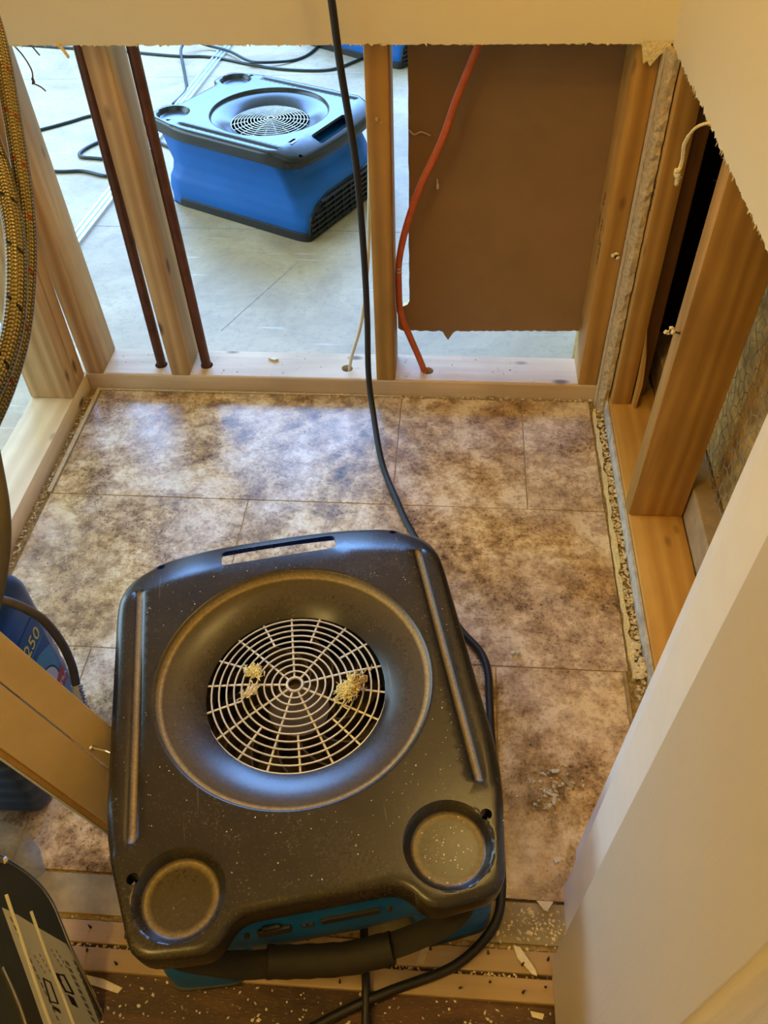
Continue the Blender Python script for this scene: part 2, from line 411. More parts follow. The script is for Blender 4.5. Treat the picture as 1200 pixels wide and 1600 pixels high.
tack_strip(-1.1030, -1.0775, 'bare carpet tack strip bordering the shade-darkened plywood')
# thin rims round the tile field
t2 = MB(); t2.box((-.6125, -.31, -.006), (-.6045, .0, .0022), bev=.0008); t2.box((-.6045, -.005, -.006), (.033, -.0005, .0018), bev=.0006)
struct(t2.build('trim_2', plain('cream_caulk_line', (.66, .56, .36), .8, .15, 120)))
t3 = MB()
pa = []; n = 46
for i in range(n+1):
    y = -.03-.63*i/n; pa.append((.4165+random.uniform(-.0012, .0030), y))
pb = [(.4235+random.uniform(-.0015, .002)-(.004 if i % 9 == 4 else 0), -.03-.63*i/n) for i in range(n+1)]
t3.prism(pa+pb[::-1], -.006, .004); struct(t3.build('trim_3', 'gyp'))
t4 = MB(); t4.box((.4385, -.70, -.006), (.4425, -.03, .031)); struct(t4.build('trim_4', plain('paint_smeared_gypsum', (.55, .52, .46), .9, .3, 60, .4)))

# ------------------------------------------------------------------ framing lumber: every board a thing
def lumber(name, a, b, material, label, cat, lean=(0, 0), bev=.003):
    base = Vector(((a[0]+b[0])/2, (a[1]+b[1])/2, a[2])); mb = MB()
    h = b[2]-a[2]; sh = Matrix.Identity(4); sh[0][2] = lean[0]/h; sh[1][2] = lean[1]/h
    mb.box(Vector(a)-base, Vector(b)-base, bev=bev, mtx=sh)
    return tag(mb.build(name, material, smooth=35, loc=base), label, cat)
PT, PB = .038, -.006
def holed_plate():
    # back bottom plate with real bored holes
    o = (-.715, 0); L, D = 1.245, .089
    holes = [(-.476, .036, .0135), (-.379, .038, .0135), (-.083, .038, .012), (.084, .036, .012)]
    pts = []; edges = []
    def ring(ps):
        i0 = len(pts); pts.extend(ps); edges.extend([(i0+i, i0+(i+1) % len(ps)) for i in range(len(ps))])
    ring(resample([(-.715, .001), (.530, .001), (.530, .0885), (-.715, .0885)], .03))
    for x, y, r in holes:
        ring([(x+r*(1+.08*math.sin(5*k))*math.cos(k/20*2*math.pi), y+r*math.sin(k/20*2*math.pi)) for k in range(20)])
    V, E, F, *_ = delaunay_2d_cdt([Vector(p) for p in pts], edges, [], 0, 1e-6)
    F = [f for f in F if not any((sum((V[i] for i in f), Vector((0, 0)))/3-Vector(h[:2])).length < h[2]*.95 for h in holes)]
    mb = MB(); n = len(V)
    o = mb.add([(v.x, v.y, PT) for v in V]+[(v.x, v.y, PB) for v in V], [f for f in F])
    bnd = {}
    for f in F:
        for i in range(3):
            e = (f[i], f[(i+1) % 3]); k = tuple(sorted(e)); bnd[k] = None if k in bnd else e
    for e in bnd.values():
        if e: mb.f.append((e[0], e[0]+n, e[1]+n, e[1])); mb.mi.append(0)
    mb.f += [tuple(i+n for i in reversed(f)) for f in F]; mb.mi += [0]*len(F)
    ob = mb.build('bottom_plate', 'wood_plate'); bm = bmesh.new(); bm.from_mesh(ob.data)
    ed = [e for e in bm.edges if len(e.link_faces) == 2 and all(abs(v.co.z-PT) < 1e-5 and v.co.y < .0012 for v in e.verts)]
    bmesh.ops.bevel(bm, geom=ed, offset=.004, segments=2, affect='EDGES', profile=.5); bm.to_mesh(ob.data); bm.free()
    return tag(ob, 'pale wooden bottom plate across the back with drilled holes', 'bottom plate')
holed_plate()
lumber('bottom_plate', (-.7145, -.95, PB), (-.6265, -.0005, PT), 'wood_plate_y', 'pale wooden bottom plate along the left edge of the floor', 'bottom plate')
lumber('bottom_plate', (.4435, -.93, PB), (.5325, -.0005, PT), 'wood_orange', 'orange-toned wooden bottom plate along the right wall', 'bottom plate')
HT = 1.15
st = [lumber('wall_stud', (-.6280, .001, PT), (-.5895, .0885, HT), 'wood_z', 'leftmost stud of the back wall, standing in the left corner', 'stud', lean=(-.031, 0)),
      lumber('wall_stud', (-.4455, .001, PT), (-.4065, .0885, HT), 'wood_z', 'back wall stud between the two dark copper pipes', 'stud', lean=(-.017, 0)),
      lumber('wall_stud', (-.0190, .001, PT), (.0190, .0885, HT), 'wood_orange_z', 'centre stud of the back wall, beside the orange cable', 'stud'),
      lumber('wall_stud', (.3855, .001, PT), (.4235, .0885, HT), 'wood_orange_z', 'back wall stud at the right edge of the brown drywall sheet', 'stud'),
      lumber('wall_stud', (-.7145, -.0455, PT), (-.6265, -.0075, HT), 'wood_z', 'left wall stud tucked into the corner behind another stud', 'stud'),
      lumber('wall_stud', (-.7145, -.0840, PT), (-.6265, -.0465, HT), 'wood_z', 'left wall stud nearest the braided hoses, wide face forward', 'stud'),
      lumber('wall_stud', (.4450, -.0570, PT), (.4820, -.0030, HT), 'wood_orange_z', 'split corner stud just right of the rough gypsum strip', 'stud'),
      lumber('wall_stud', (.4870, -.0300, PT), (.5120, .0000, HT), 'wood_shaded', 'stud coloured dark for shadow behind the split corner stud', 'stud'),
      lumber('wall_stud', (.4410, -.3560, PT), (.5320, -.3180, HT), 'wood_orange_z', 'wide stud standing alone on the right bottom plate', 'stud', lean=(0, -.065), bev=.004)]
# lumber stamps (ink) and details as parts
def local(o, p): return Vector(p)-o.location
for k, (s, z) in enumerate((('SPF', .415), ('KD-HT', .375), ('S-DRY', .34))):
    text(s, .017, 'ink', st[3], frame(local(st[3], (.3853, .045-.016*k, z)), (0, 0, -1), (0, 1, 0)), .0001, 'ink_stamp')
text('HF STUD', .013, 'ink', st[6], frame(local(st[6], (.4448, -.046, .48)), (0, 0, -1), (0, 1, 0)), .0001, 'ink_stamp')
sp = MB(); sp.tube([(.025, -.030, .0), (.026, -.031, .06), (.022, -.031, .12), (.017, -.028, .17)], [.010, .012, .008, .001], 5, flat=.5)
sp.build('split_sliver', 'wood_orange_z', st[6])
def screw(parent, p, d, label=None):
    d = Vector(d).normalized(); q = local(parent, p); mb = MB()
    mb.tube([q-d*.004, q+d*.012], .0014, 6); mb.tube([q+d*.012, q+d*.013, q+d*.015], [.0014, .0036, .0036], 8)
    s = mb.build('drywall_screw', 'rust', parent); g = MB()
    for i in range(4): lump(g, q+d*(.008+.003*i)+Vector([random.uniform(-.003, .003) for _ in range(3)]), .0042, sq=(1, 1, 1))
    g.build('gypsum_remnant', 'gyp', s)
screw(st[8], (.4409, -.372, .42), (-1, .15, .15)); screw(st[3], (.408, .0008, .33), (.2, -1, 0))
nh = MB()
for p, r in (((-.002, -.044, .52), .0035), ((.004, -.0437, .515), .002)): nh.tube([Vector(p)+Vector((0, .002, 0)), Vector(p)+Vector((.001, -.003, -.003))], [r, r*.5], 7)
nh.build('torn_nail_hole', 'tanedge', st[2])
# drywall remnant between the corner studs
gs = MB(); prof = []
for i in range(60):
    z = i/59*.672; k = .001 if z > .2 else .0025
    prof.append([(.4238, .0005, z), (.4252+random.uniform(-.0004, .0004), -.0175, z), (.4275+random.uniform(-k, k), -.0335+random.uniform(-.0015, .0015), z), (.4340+random.uniform(-.0012, .0012), -.0385+random.uniform(-.003, .0015), z), (.4425, -.0400+random.uniform(-.002, .003), z), (.4432, .0005, z)])
gs.loft([[Vector((p[0]-.434, p[1]+.02, p[2])) for p in r] for r in prof])
o = tag(gs.build('gypsum_strip', 'gypgrey', loc=(.434, -.02, -.004)), 'rough grey gypsum strip left standing in the right back corner', 'drywall strip')
pe = MB()
for z0, z1 in ((0, .36), (.365, .672)): pe.box((-.0112, .001, z0), (-.0092, .0192, z1))
pe.build('paper_edge', 'papertan', o)

# ------------------------------------------------------------------ drywall
ZC = .6705
def jag(x0, x1, step, amp, rnd):
    n = max(2, int(abs(x1-x0)/step)); out = []
    for i in range(n+1): out.append((x0+(x1-x0)*i/n, rnd.uniform(-amp, amp)+(amp*2.2*rnd.random() if rnd.random() < .06 else 0)))
    return out
rn = random.Random(3)
lo = [(x, ZC+dz) for x, dz in jag(-.598, .4345, .006, .0010, rn)]
wb = MB(); poly = lo+[(.4345, 2.45), (-.598, 2.45)]
wb.prism([(x, z) for x, z in poly], 0, .0125, 1, f=lambda p, t: (p[0], -t-.0002, p[1]), mi_top=0)
wall_back = struct(wb.build('wall_back', ['paint', 'gyp']))
def fringe(path, normal, dirs, amp, rnd, count, name, parent, material='gyp'):
    mb = MB()
    for _ in range(count):
        p = path(rnd.random()); w = rnd.uniform(.0015, .005); h = amp*rnd.uniform(.25, 1); d = Vector(dirs)
        a, b = Vector(p)-d*w, Vector(p)+d*w; c = (a+b)/2+Vector((rnd.uniform(-.003, .003), rnd.uniform(-.003, .003), -h))
        nn = Vector(normal)*rnd.uniform(.0008, .002)
        up = Vector((0, 0, .002))
        mb.add([a+up, b+up, c, a+up+nn, b+up+nn, c+nn*.6], [(0, 1, 2), (3, 5, 4), (0, 3, 4, 1), (1, 4, 5, 2), (2, 5, 3, 0)])
    return mb.build(name, material, parent)
fringe(lambda t: (-.59+1.0*t, -.0115, ZC), (0, -1, 0), (1, 0, 0), .0025, rn, 60, 'torn_paper_edge', wall_back)
cf = MB(); cf.prism([(.388, .675), (.429, .676), (.4335, .664), (.418, .656), (.4065, .640), (.402, .6475), (.3965, .644)], .0105, .0135, f=lambda p, t: (p[0], -t, p[1]))
cf.build('torn_corner_flap', 'gyp', wall_back)
tp = MB(); tp.box((.388, -.0140, .675), (.4345, -.0122, 2.4)); tp.build('joint_tape', 'paint', wall_back)
# string of torn paper hanging from the back wall cut
hs = MB(); hs.tube(smooth_path([(-.559, -.006, .672), (-.547, -.007, .655), (-.541, -.006, .635), (-.543, -.005, .622), (-.547, -.005, .612)]), [.0012]*33, 5)
hs.tube(smooth_path([(-.547, -.005, .614), (-.535, -.006, .609), (-.528, -.006, .602)]), .0012, 5); lump(hs, (-.544, -.005, .618), .004, sq=(.7, .6, 1.6), seed=2)
hs.build('torn_paper_thread', plain('dark_dirty_paper', (.13, .07, .035), .9, .3), wall_back)
hs = MB(); hs.tube([(-.531, -.006, .672), (-.520, -.007, .655)], .0022, 4, flat=.4); hs.build('torn_paper_thread', 'inkgrey', wall_back)
cl = MB(); cl.tube(smooth_path([(-.487, -.013, .673), (-.476, -.019, .668), (-.470, -.018, .655)]), [.003]*16+[.0012], 6, flat=.5); cl.build('torn_paper_curl', 'gyp', wall_back)
rn = random.Random(5)
lo = [(y, ZC-.002+dz*1.0) for y, dz in jag(-.013, -1.02, .006, .0022, rn)]
wr = MB(); poly = lo+[(-1.02, 2.45), (-.013, 2.45)]
wr.prism(poly, 0, .0095, 1, f=lambda p, t: (.4435-t, p[0], p[1]), mi_top=0)
wall_right = struct(wr.build('wall_right', ['paint', 'gyp']))
fringe(lambda t: (.4385, -.02-.75*t, ZC-.001), (-1, 0, 0), (0, 1, 0), .010, rn, 190, 'torn_paper_edge', wall_right)
cu = MB(); cu.tube(smooth_path([(.4385, -.300, .668), (.430, -.297, .672), (.418, -.289, .662), (.413, -.280, .640), (.416, -.276, .618), (.414, -.279, .600)]), [.002]*20+[.0028]*21, 6)
for i in range(7): lump(cu, (.414+rn.uniform(-.004, .004), -.278+rn.uniform(-.004, .004), .606-.003*i), .0042, sq=(1, 1, 1), seed=i)
cu.build('torn_paper_curl', 'gyp', wall_right)
# brown sheet seen from behind (far side of the back wall)
rn = random.Random(11)
P = [(.392, 1.15)]+[(.0435+rn.uniform(-.0008, .0008), z) for z in [1.15-.02*i for i in range(50)] if z > .178]
P += [(.0440, .168), (.0400, .160), (.0320, .156), (.0240, .150), (.0200, .145)]
P += [(.0205, .104)]+[(x, .0985+rn.uniform(-.0014, .0014)) for x in [.026+.006*i for i in range(14)]]
P += [(.112, .097), (.1165, .088), (.1235, .077), (.131, .091), (.136, .098)]+[(x, .0995+.006*(x-.13)/.25+rn.uniform(-.0014, .0014)) for x in [.142+.006*i for i in range(42)]]+[(.392, .106)]
br = MB(); br.prism([(x-.2, z-.1) for x, z in P], 0, .0125, 0, f=lambda p, t: (p[0], t, p[1]), mi_side=1)
br = tag(br.build('drywall_sheet', ['kraft', 'gyp'], loc=(.2, .0893, .1)), 'brown paper-backed drywall sheet filling the right back opening', 'drywall sheet')
for x, z in ((.099, .497), (.0945, .418)):
    nb = MB(); q = Vector((x-.2, 0, z-.1)); nb.tube([q+Vector((0, .002, 0)), q+Vector((.001, -.012, -.004))], .0016, 6); lump(nb, q+Vector((.001, -.006, -.010)), .0045, sq=(.7, .6, 1.9), seed=int(z*1e3))
    nb.build('anchor_tip', 'crumbwhite', br)
th = MB(); th.tube(smooth_path([(.045-.2, -.001, .405), (.054-.2, -.003, .398), (.066-.2, -.003, .402), (.082-.2, -.003, .396)]), .0014, 5); th.build('paper_thread', 'papertan', br)

# ------------------------------------------------------------------ right outer wall: scratch coat, lath wire, curb
ow = MB(); ow.box((.575, -1.0, -.05), (.60, .9, 1.4)); ow.box((.39, .102, -.05), (.575, .14, 1.4)); wo = struct(ow.build('wall_outer', 'stucco'))
fe = MB(); fe.box((.571, -.22, .10), (.5745, .10, 1.4)); fe.box((.533, .094, -.05), (.571, .1015, 1.4)); fe.build('building_paper', 'felt', wo)
cb = MB(); cb.box((.5345, -1.0, -.05), (.574, .10, .105), bev=.003); struct(cb.build('trim_5', 'curb'))
hx = MB(); rr = .0145; rn = random.Random(9); seen = {}
def hp(j, i):
    k = (j, i)
    if k not in seen: seen[k] = (.5655+rn.uniform(-.003, .003), rn.uniform(-.003, .003), rn.uniform(-.003, .003))
    return seen[k]
dy, dz = rr*math.sqrt(3), rr*1.5
for j in range(40):
    for i in range(40):
        y = -.95+dy*(i+.5*(j % 2)); z = .10+dz*j
        a = [(round((y+rr*math.cos(math.pi/6+k*math.pi/3))*2e3), round((z+rr*math.sin(math.pi/6+k*math.pi/3))*2e3)) for k in range(6)]
        if y > .08 or z > 1: continue
        for k in (0, 1, 2):
            p, q = a[k], a[k+1]; P = []
            for w in (p, q):
                x, u, v = hp(*w); P.append((x, w[0]/2e3+u, w[1]/2e3+v))
            hx.tube(P, .0007 if k else .001, 4, cap=False)
hx = tag(stuff(hx.build('lath_wire', 'meshwire', fix=False)), 'hexagonal chicken wire lath over the rough right outer wall', 'wire mesh')

LEAN = Matrix.Identity(4); LEAN[0][2] = .036          # the door frame stands out of plumb
# ------------------------------------------------------------------ rest of the shell (mostly out of frame)
sh = MB(); sh.box((.345, -1.055, -.02), (.62, -.975, 2.45), mtx=LEAN); struct(sh.build('wall_front', 'paint'))
sh = MB(); sh.box((-.74, -.97, .74), (-.63, -.0005, 2.45)); struct(sh.build('wall_left', 'paint'))
sh = MB(); sh.box((-1.5, -2.65, 2.45), (1.35, .0, 2.5)); struct(sh.build('ceiling', 'paint'))
sh = MB(); sh.box((1.3, -2.6, -.06), (1.35, -.92, 2.45)); sh.box((.62, -.97, -.06), (1.35, -.92, 2.45)); struct(sh.build('wall_right', 'paint'))
sh = MB(); sh.box((-1.5, -2.65, -.06), (1.35, -2.6, 2.45)); struct(sh.build('wall_rear', 'paint'))
sh = MB(); sh.box((-1.5, -2.6, -.06), (-1.45, -.92, 2.45)); struct(sh.build('wall_left', 'paint'))
sh = MB(); sh.box((-4, 3.12, -.06), (3, 3.2, .8)); sh.box((-4, 3.12, 2.5), (3, 3.2, 2.75)); sh.box((-4, 3.12, .8), (-2.3, 3.2, 2.5)); sh.box((.4, 3.12, .8), (3, 3.2, 2.5)); struct(sh.build('wall_far', 'paint'))
sh = MB(); sh.box((-3.2, -2.0, -.06), (-3.12, 3.12, .2)); sh.box((-3.2, -2.0, 1.9), (-3.12, 3.12, 2.55)); sh.box((-3.2, -2.0, .2), (-3.12, -.9, 1.9)); sh.box((-3.2, 2.1, .2), (-3.12, 3.12, 1.9)); struct(sh.build('wall_left', 'paint'))
sh = MB(); sh.box((-1.45, -1.055, -.02), (-.445, -.972, 2.45)); struct(sh.build('wall_front', 'paint'))
sh = MB(); sh.box((-4, .0, 2.55), (3, 3.2, 2.6)); struct(sh.build('ceiling', 'paint'))
sh = MB(); sh.box((2.6, .12, -.06), (2.65, 3.12, 2.55)); struct(sh.build('wall_right', 'paint'))
# jamb and door on the right
jb = MB(); jb.prism([(.302, -1.056), (.302, -1.008), (.3125, -.9225), (.3465, -.9225), (.3465, -1.056)], -.005, 2.1, f=lambda p, z: (p[0]+.036*z, p[1], z)); jb = struct(jb.build('trim_6', 'white_paint'))
sb = MB(); sb.box((.2925, -1.0555, -.004), (.3055, -.972, 2.09), bev=.002, mtx=LEAN); sb.build('door_stop', 'white_paint', jb)
dr = MB(); DX, DT, YS = .272, .035, -1.2285
y0, y1, z0, z1 = -1.0575, -1.86, .004, 2.03
dr.box((DX, YS, z0), (DX+DT, y0, z1), bev=.0015, mtx=LEAN)
dr.box((DX, y1, z0), (DX+DT, -1.68, z1), bev=.0015, mtx=LEAN)
for za, zb in ((z0, .24), (.93, 1.06), (1.9, z1)): dr.box((DX, -1.68, za), (DX+DT, YS, zb), mtx=LEAN)
door = struct(dr.build('door_1', 'door'))
for za, zb in ((.24, .93), (1.06, 1.9)):
    pn = MB(); ya, yb = YS, -1.68
    R = [[(DX+d, ya-i, za+i), (DX+d, yb+i, za+i), (DX+d, yb+i, zb-i), (DX+d, ya-i, zb-i)] for d, i in ((0, 0), (.006, .006), (.010, .012), (.010, .022), (.003, .05))]
    pn.loft([[LEAN @ Vector(p) for p in r] for r in R], cap0=False); pn.build('panel', 'door', door, smooth=50)

# ------------------------------------------------------------------ air movers
def sd_loop(poly):
    A = [Vector(p) for p in poly]; n = len(A)
    segs = [(A[i], A[(i+1) % n]-A[i]) for i in range(n)]
    L2 = [max(d.length_squared, 1e-12) for _, d in segs]
    def dist(p):
        best = 1e9
        for (a, d), l in zip(segs, L2):
            w = p-a; t = max(0, min(1, w.dot(d)/l)); q = (w-d*t).length_squared
            if q < best: best = q
        return math.sqrt(best)
    return dist
def inside(p, poly):
    c = False; n = len(poly); j = n-1
    for i in range(n):
        if (poly[i][1] > p[1]) != (poly[j][1] > p[1]) and p[0] < (poly[j][0]-poly[i][0])*(p[1]-poly[i][1])/(poly[j][1]-poly[i][1])+poly[i][0]: c = not c
        j = i
    return c
def circ(c, r, n): return [(c[0]+r*math.cos(2*math.pi*k/n), c[1]+r*math.sin(2*math.pi*k/n)) for k in range(n)]
HALF = [(-.2165, .165), (-.2165, -.140), (-.184, -.272), (-.105, -.2785), (-.086, -.2475)]
OUT = [(-.198, .222), (-.140, .245)] 
key = [(0, .266), (-.10, .262), (-.165, .251), (-.205, .220), (-.2165, .168), (-.2165, -.140), (-.1845, -.272), (-.106, -.2785), (-.083, -.2465)]
keyR = [(-x, y) for x, y in reversed(key[1:])]
RAD = [.05, .03, .03, .02, .03, .04, .024, .02, .02]
OUTLINE = resample(fillet(key+keyR, RAD+RAD[:0:-1], 6), .006)
RIMC, RIMR, THR = (0, .014), .166, .1095
CUPS = [(-.138, -.2165), (.138, -.2165)]
SLOT = fillet([(-.079, .2075), (.079, .2100), (.079, .2455), (-.079, .2435)], .009, 4)
HOLES = [circ((-.184, -.193), .0062, 12), circ((.184, -.193), .0062, 12), circ((-.162, .234), .0058, 12), circ((.162, .237), .0058, 12), resample(SLOT, .008)]
ZT = .235
def cover_mesh():
    dist = sd_loop(OUTLINE); pts = []; edges = []
    def ring(ps):
        i0 = len(pts); pts.extend(Vector(p) for p in ps); edges.extend([(i0+i, i0+(i+1) % len(ps)) for i in range(len(ps))])
    ring(OUTLINE)
    n = len(OUTLINE)
    def inset(d):
        o = []
        for i in range(n):
            a, b = Vector(OUTLINE[i-1]), Vector(OUTLINE[(i+1) % n]); t = (b-a).normalized(); q = Vector(OUTLINE[i])+Vector((-t.y, t.x))*d
            if abs(dist(q)-d) < d*.12: o.append(q)
        return o
    area2 = sum(OUTLINE[i-1][0]*OUTLINE[i][1]-OUTLINE[i][0]*OUTLINE[i-1][1] for i in range(n))
    sg = 1 if area2 > 0 else -1
    for d in (.0012, .003, .006, .010, .015): pts.extend(inset(d*1.0) if sg > 0 else inset(-d))
    for r, k in ((RIMR+.004, 96), (RIMR+.0015, 96), (RIMR-.001, 96), (RIMR-.0045, 96), (RIMR-.009, 80), (RIMR-.02, 72), (RIMR-.032, 72), (THR+.012, 72), (THR+.006, 72), (THR+.0025, 72), (THR, 72)): ring(circ(RIMC, r, k))
    for c in CUPS:
        for r in (.0505, .0475, .044, .040, .0375, .036, .030, .015): ring(circ(c, r, 40 if r > .03 else 24))
    for h in HOLES: ring(h)
    for s in (-1, 1):
        for w in (-.0075, -.0045, 0, .0045, .0075):
            for i in range(42):
                v = -.152+.332*i/41; pts.append(Vector((s*.186+w, v)))
        for v in (-.157, -.1545, .183, .1855):
            for w in (-.0075, -.004, 0, .004, .0075): pts.append(Vector((s*.186+w, v)))
    g = .0095; j = 0; y = -.285
    while y < .26:
        x = -.22+(g/2 if j % 2 else 0)
        while x < .22:
            p = Vector((x, y))
            if inside(p, OUTLINE) and dist(p) > .018 and not (THR-.002 < (p-Vector(RIMC)).length < RIMR+.008) and all((p-Vector(c)).length > .054 for c in CUPS) and not abs(abs(x)-.186) < .012 and not (y > .196 and abs(x) < .09): pts.append(p)
            x += g
        y += g*.866; j += 1
    V, E, F, *_ = delaunay_2d_cdt(pts, edges, [], 0, 1e-6)
    keep = []
    for f in F:
        c = (V[f[0]]+V[f[1]]+V[f[2]])/3
        if (c-Vector(RIMC)).length < THR*.995 or not inside(c, OUTLINE) or any(inside(c, h) for h in HOLES): continue
        keep.append(f if (V[f[1]]-V[f[0]]).cross(V[f[2]]-V[f[0]]) > 0 else (f[0], f[2], f[1]))
    Z = []; D = []
    for p in V:
        z = ZT; dust = 0
        d = dist(p)
        wR, hR = (.014, .012) if abs(p.x) > .17 and p.y > -.16 else (.009, .009)
        if d < wR: k = 1-d/wR; z -= hR*(1-math.sqrt(max(0, 1-k*k)))
        s = p.y-(.203-.028*min(1, (abs(p.x)/.2))**3)
        if s > 0: z -= .023*min(1, s/.060)**1.2
        r = (p-Vector(RIMC)).length
        if r < RIMR:
            k = RIMR-r
            st_ = min(1, k/.0040); z -= .0095*(st_*st_*(3-2*st_))
            if k > .0045: q = min(1, (k-.0045)/(RIMR-.0045-THR)); z -= .002*q+.0185*q**1.7
            dust = max(0, 1-abs(k-.0045)/.0022)*1.0+.15*max(0, 1-k/.06)
        for c in CUPS:
            r = (p-Vector(c)).length
            if r < .0475:
                q = min(1, (.0475-r)/.0110); z -= .0135*(q*q*(3-2*q)); dust = max(dust, max(0, 1-abs(r-.0365)/.0016)*.8, .07 if r < .036 else 0)
        x = abs(abs(p.x)-.186)
        if x < .0076 and -.158 < p.y < .187:
            e = min(1, max(0, (p.y+.1565)/.006), max(0, (.1855-p.y)/.003)); z -= .0048*max(0, 1-x/.0072)**.8*e; dust = max(dust, e*max(0, 1-x/.003))
        Z.append(z); D.append(dust)
    nv = len(V); vs = [(p.x, p.y, z) for p, z in zip(V, Z)]; fs = list(keep)
    bnd = {}
    for f in keep:
        for i in range(3):
            e = (f[i], f[(i+1) % 3]); k = tuple(sorted(e)); bnd[k] = None if k in bnd else e
    idx = {}
    def low(i):
        if i not in idx:
            p = V[i]; r = (p-Vector(RIMC)).length
            if r < RIMR*.8 and r < .12: z = .155                      # throat wall
            elif dist(p) < .003:
                e_ = min(1, max(0, (p.y-.160)/.06)); w_ = min(1, max(0, (abs(p.x)-.085)/.10)); w_ = w_*w_*(3-2*w_); full = min(ZT-.036-.008*e_, Z[i]-.012); z = full if p.y < .16 else (1-e_)*full+e_*(w_*full+(1-w_)*(Z[i]-.012))     # outer skirt
            else: z = Z[i]-(.007 if p.y > .19 else .020)               # slot and screw holes
            k = .0015 if dist(p) < .003 else 0
            idx[i] = len(vs); c = Vector((p.x*(1-k*4), p.y*(1-k*4))) ; vs.append((c.x, c.y, z)); D.append(0)
        return idx[i]
    for e in bnd.values():
        if e: fs.append((e[1], e[0], low(e[0]), low(e[1])))
    me = bpy.data.meshes.new('top_cover'); me.from_pydata(vs, [], fs)
    at = me.attributes.new('dust', 'FLOAT', 'POINT'); at.data.foreach_set('value', D)
    bm = bmesh.new(); bm.from_mesh(me); bmesh.ops.delete(bm, geom=[v for v in bm.verts if not v.link_faces], context='VERTS'); bm.to_mesh(me); bm.free()
    me.polygons.foreach_set('use_smooth', [True]*len(me.polygons)); me.set_sharp_from_angle(angle=math.radians(38)); me.update()
    return me
COVER = cover_mesh()
def housing_rings():
    sym = lambda h: [(-x, y) for x, y in h]+[(x, y) for x, y in reversed(h)]
    # half outline, from the middle of the cord end round to the middle of the outlet end (u > 0 here)
    lv = {.0:   [(.04, -.190), (.094, -.190), (.106, -.243), (.190, -.236), (.206, -.19), (.206, 0), (.206, .235), (.198, .268), (.05, .268)],
          .045: [(.04, -.192), (.094, -.192), (.106, -.243), (.190, -.236), (.205, -.19), (.203, 0), (.203, .235), (.194, .268), (.05, .268)],
          .070: [(.04, -.226), (.094, -.222), (.108, -.240), (.186, -.233), (.202, -.19), (.198, 0), (.199, .230), (.180, .266), (.05, .268)],
          .095: [(.04, -.238), (.094, -.234), (.112, -.234), (.176, -.224), (.193, -.18), (.193, 0), (.194, .224), (.160, .262), (.05, .266)],
          .115: [(.04, -.241), (.094, -.239), (.118, -.236), (.172, -.222), (.188, -.17), (.190, 0), (.191, .210), (.115, .250), (.05, .260)],
          .150: [(.04, -.240), (.094, -.238), (.124, -.242), (.170, -.238), (.186, -.18), (.189, 0), (.190, .195), (.140, .212), (.05, .222)],
          .200: [(.04, -.228), (.080, -.228), (.120, -.255), (.172, -.252), (.196, -.16), (.198, 0), (.196, .17), (.165, .198), (.05, .205)]}
    ks = sorted(lv); rings = []
    for i in range(29):
        z = .200*i/28; k = max(j for j in range(len(ks)) if ks[j] <= z+1e-9); k = min(k, len(ks)-2)
        t = (z-ks[k])/(ks[k+1]-ks[k]); t = t*t*(3-2*t)*.5+t*.5
        h = [tuple(a*(1-t)+b*t for a, b in zip(p, q)) for p, q in zip(lv[ks[k]], lv[ks[k+1]])]
        rings.append([Vector((x, y, z)) for x, y in fillet(sym(h), .016, 4)])
    return rings
HR = housing_rings()
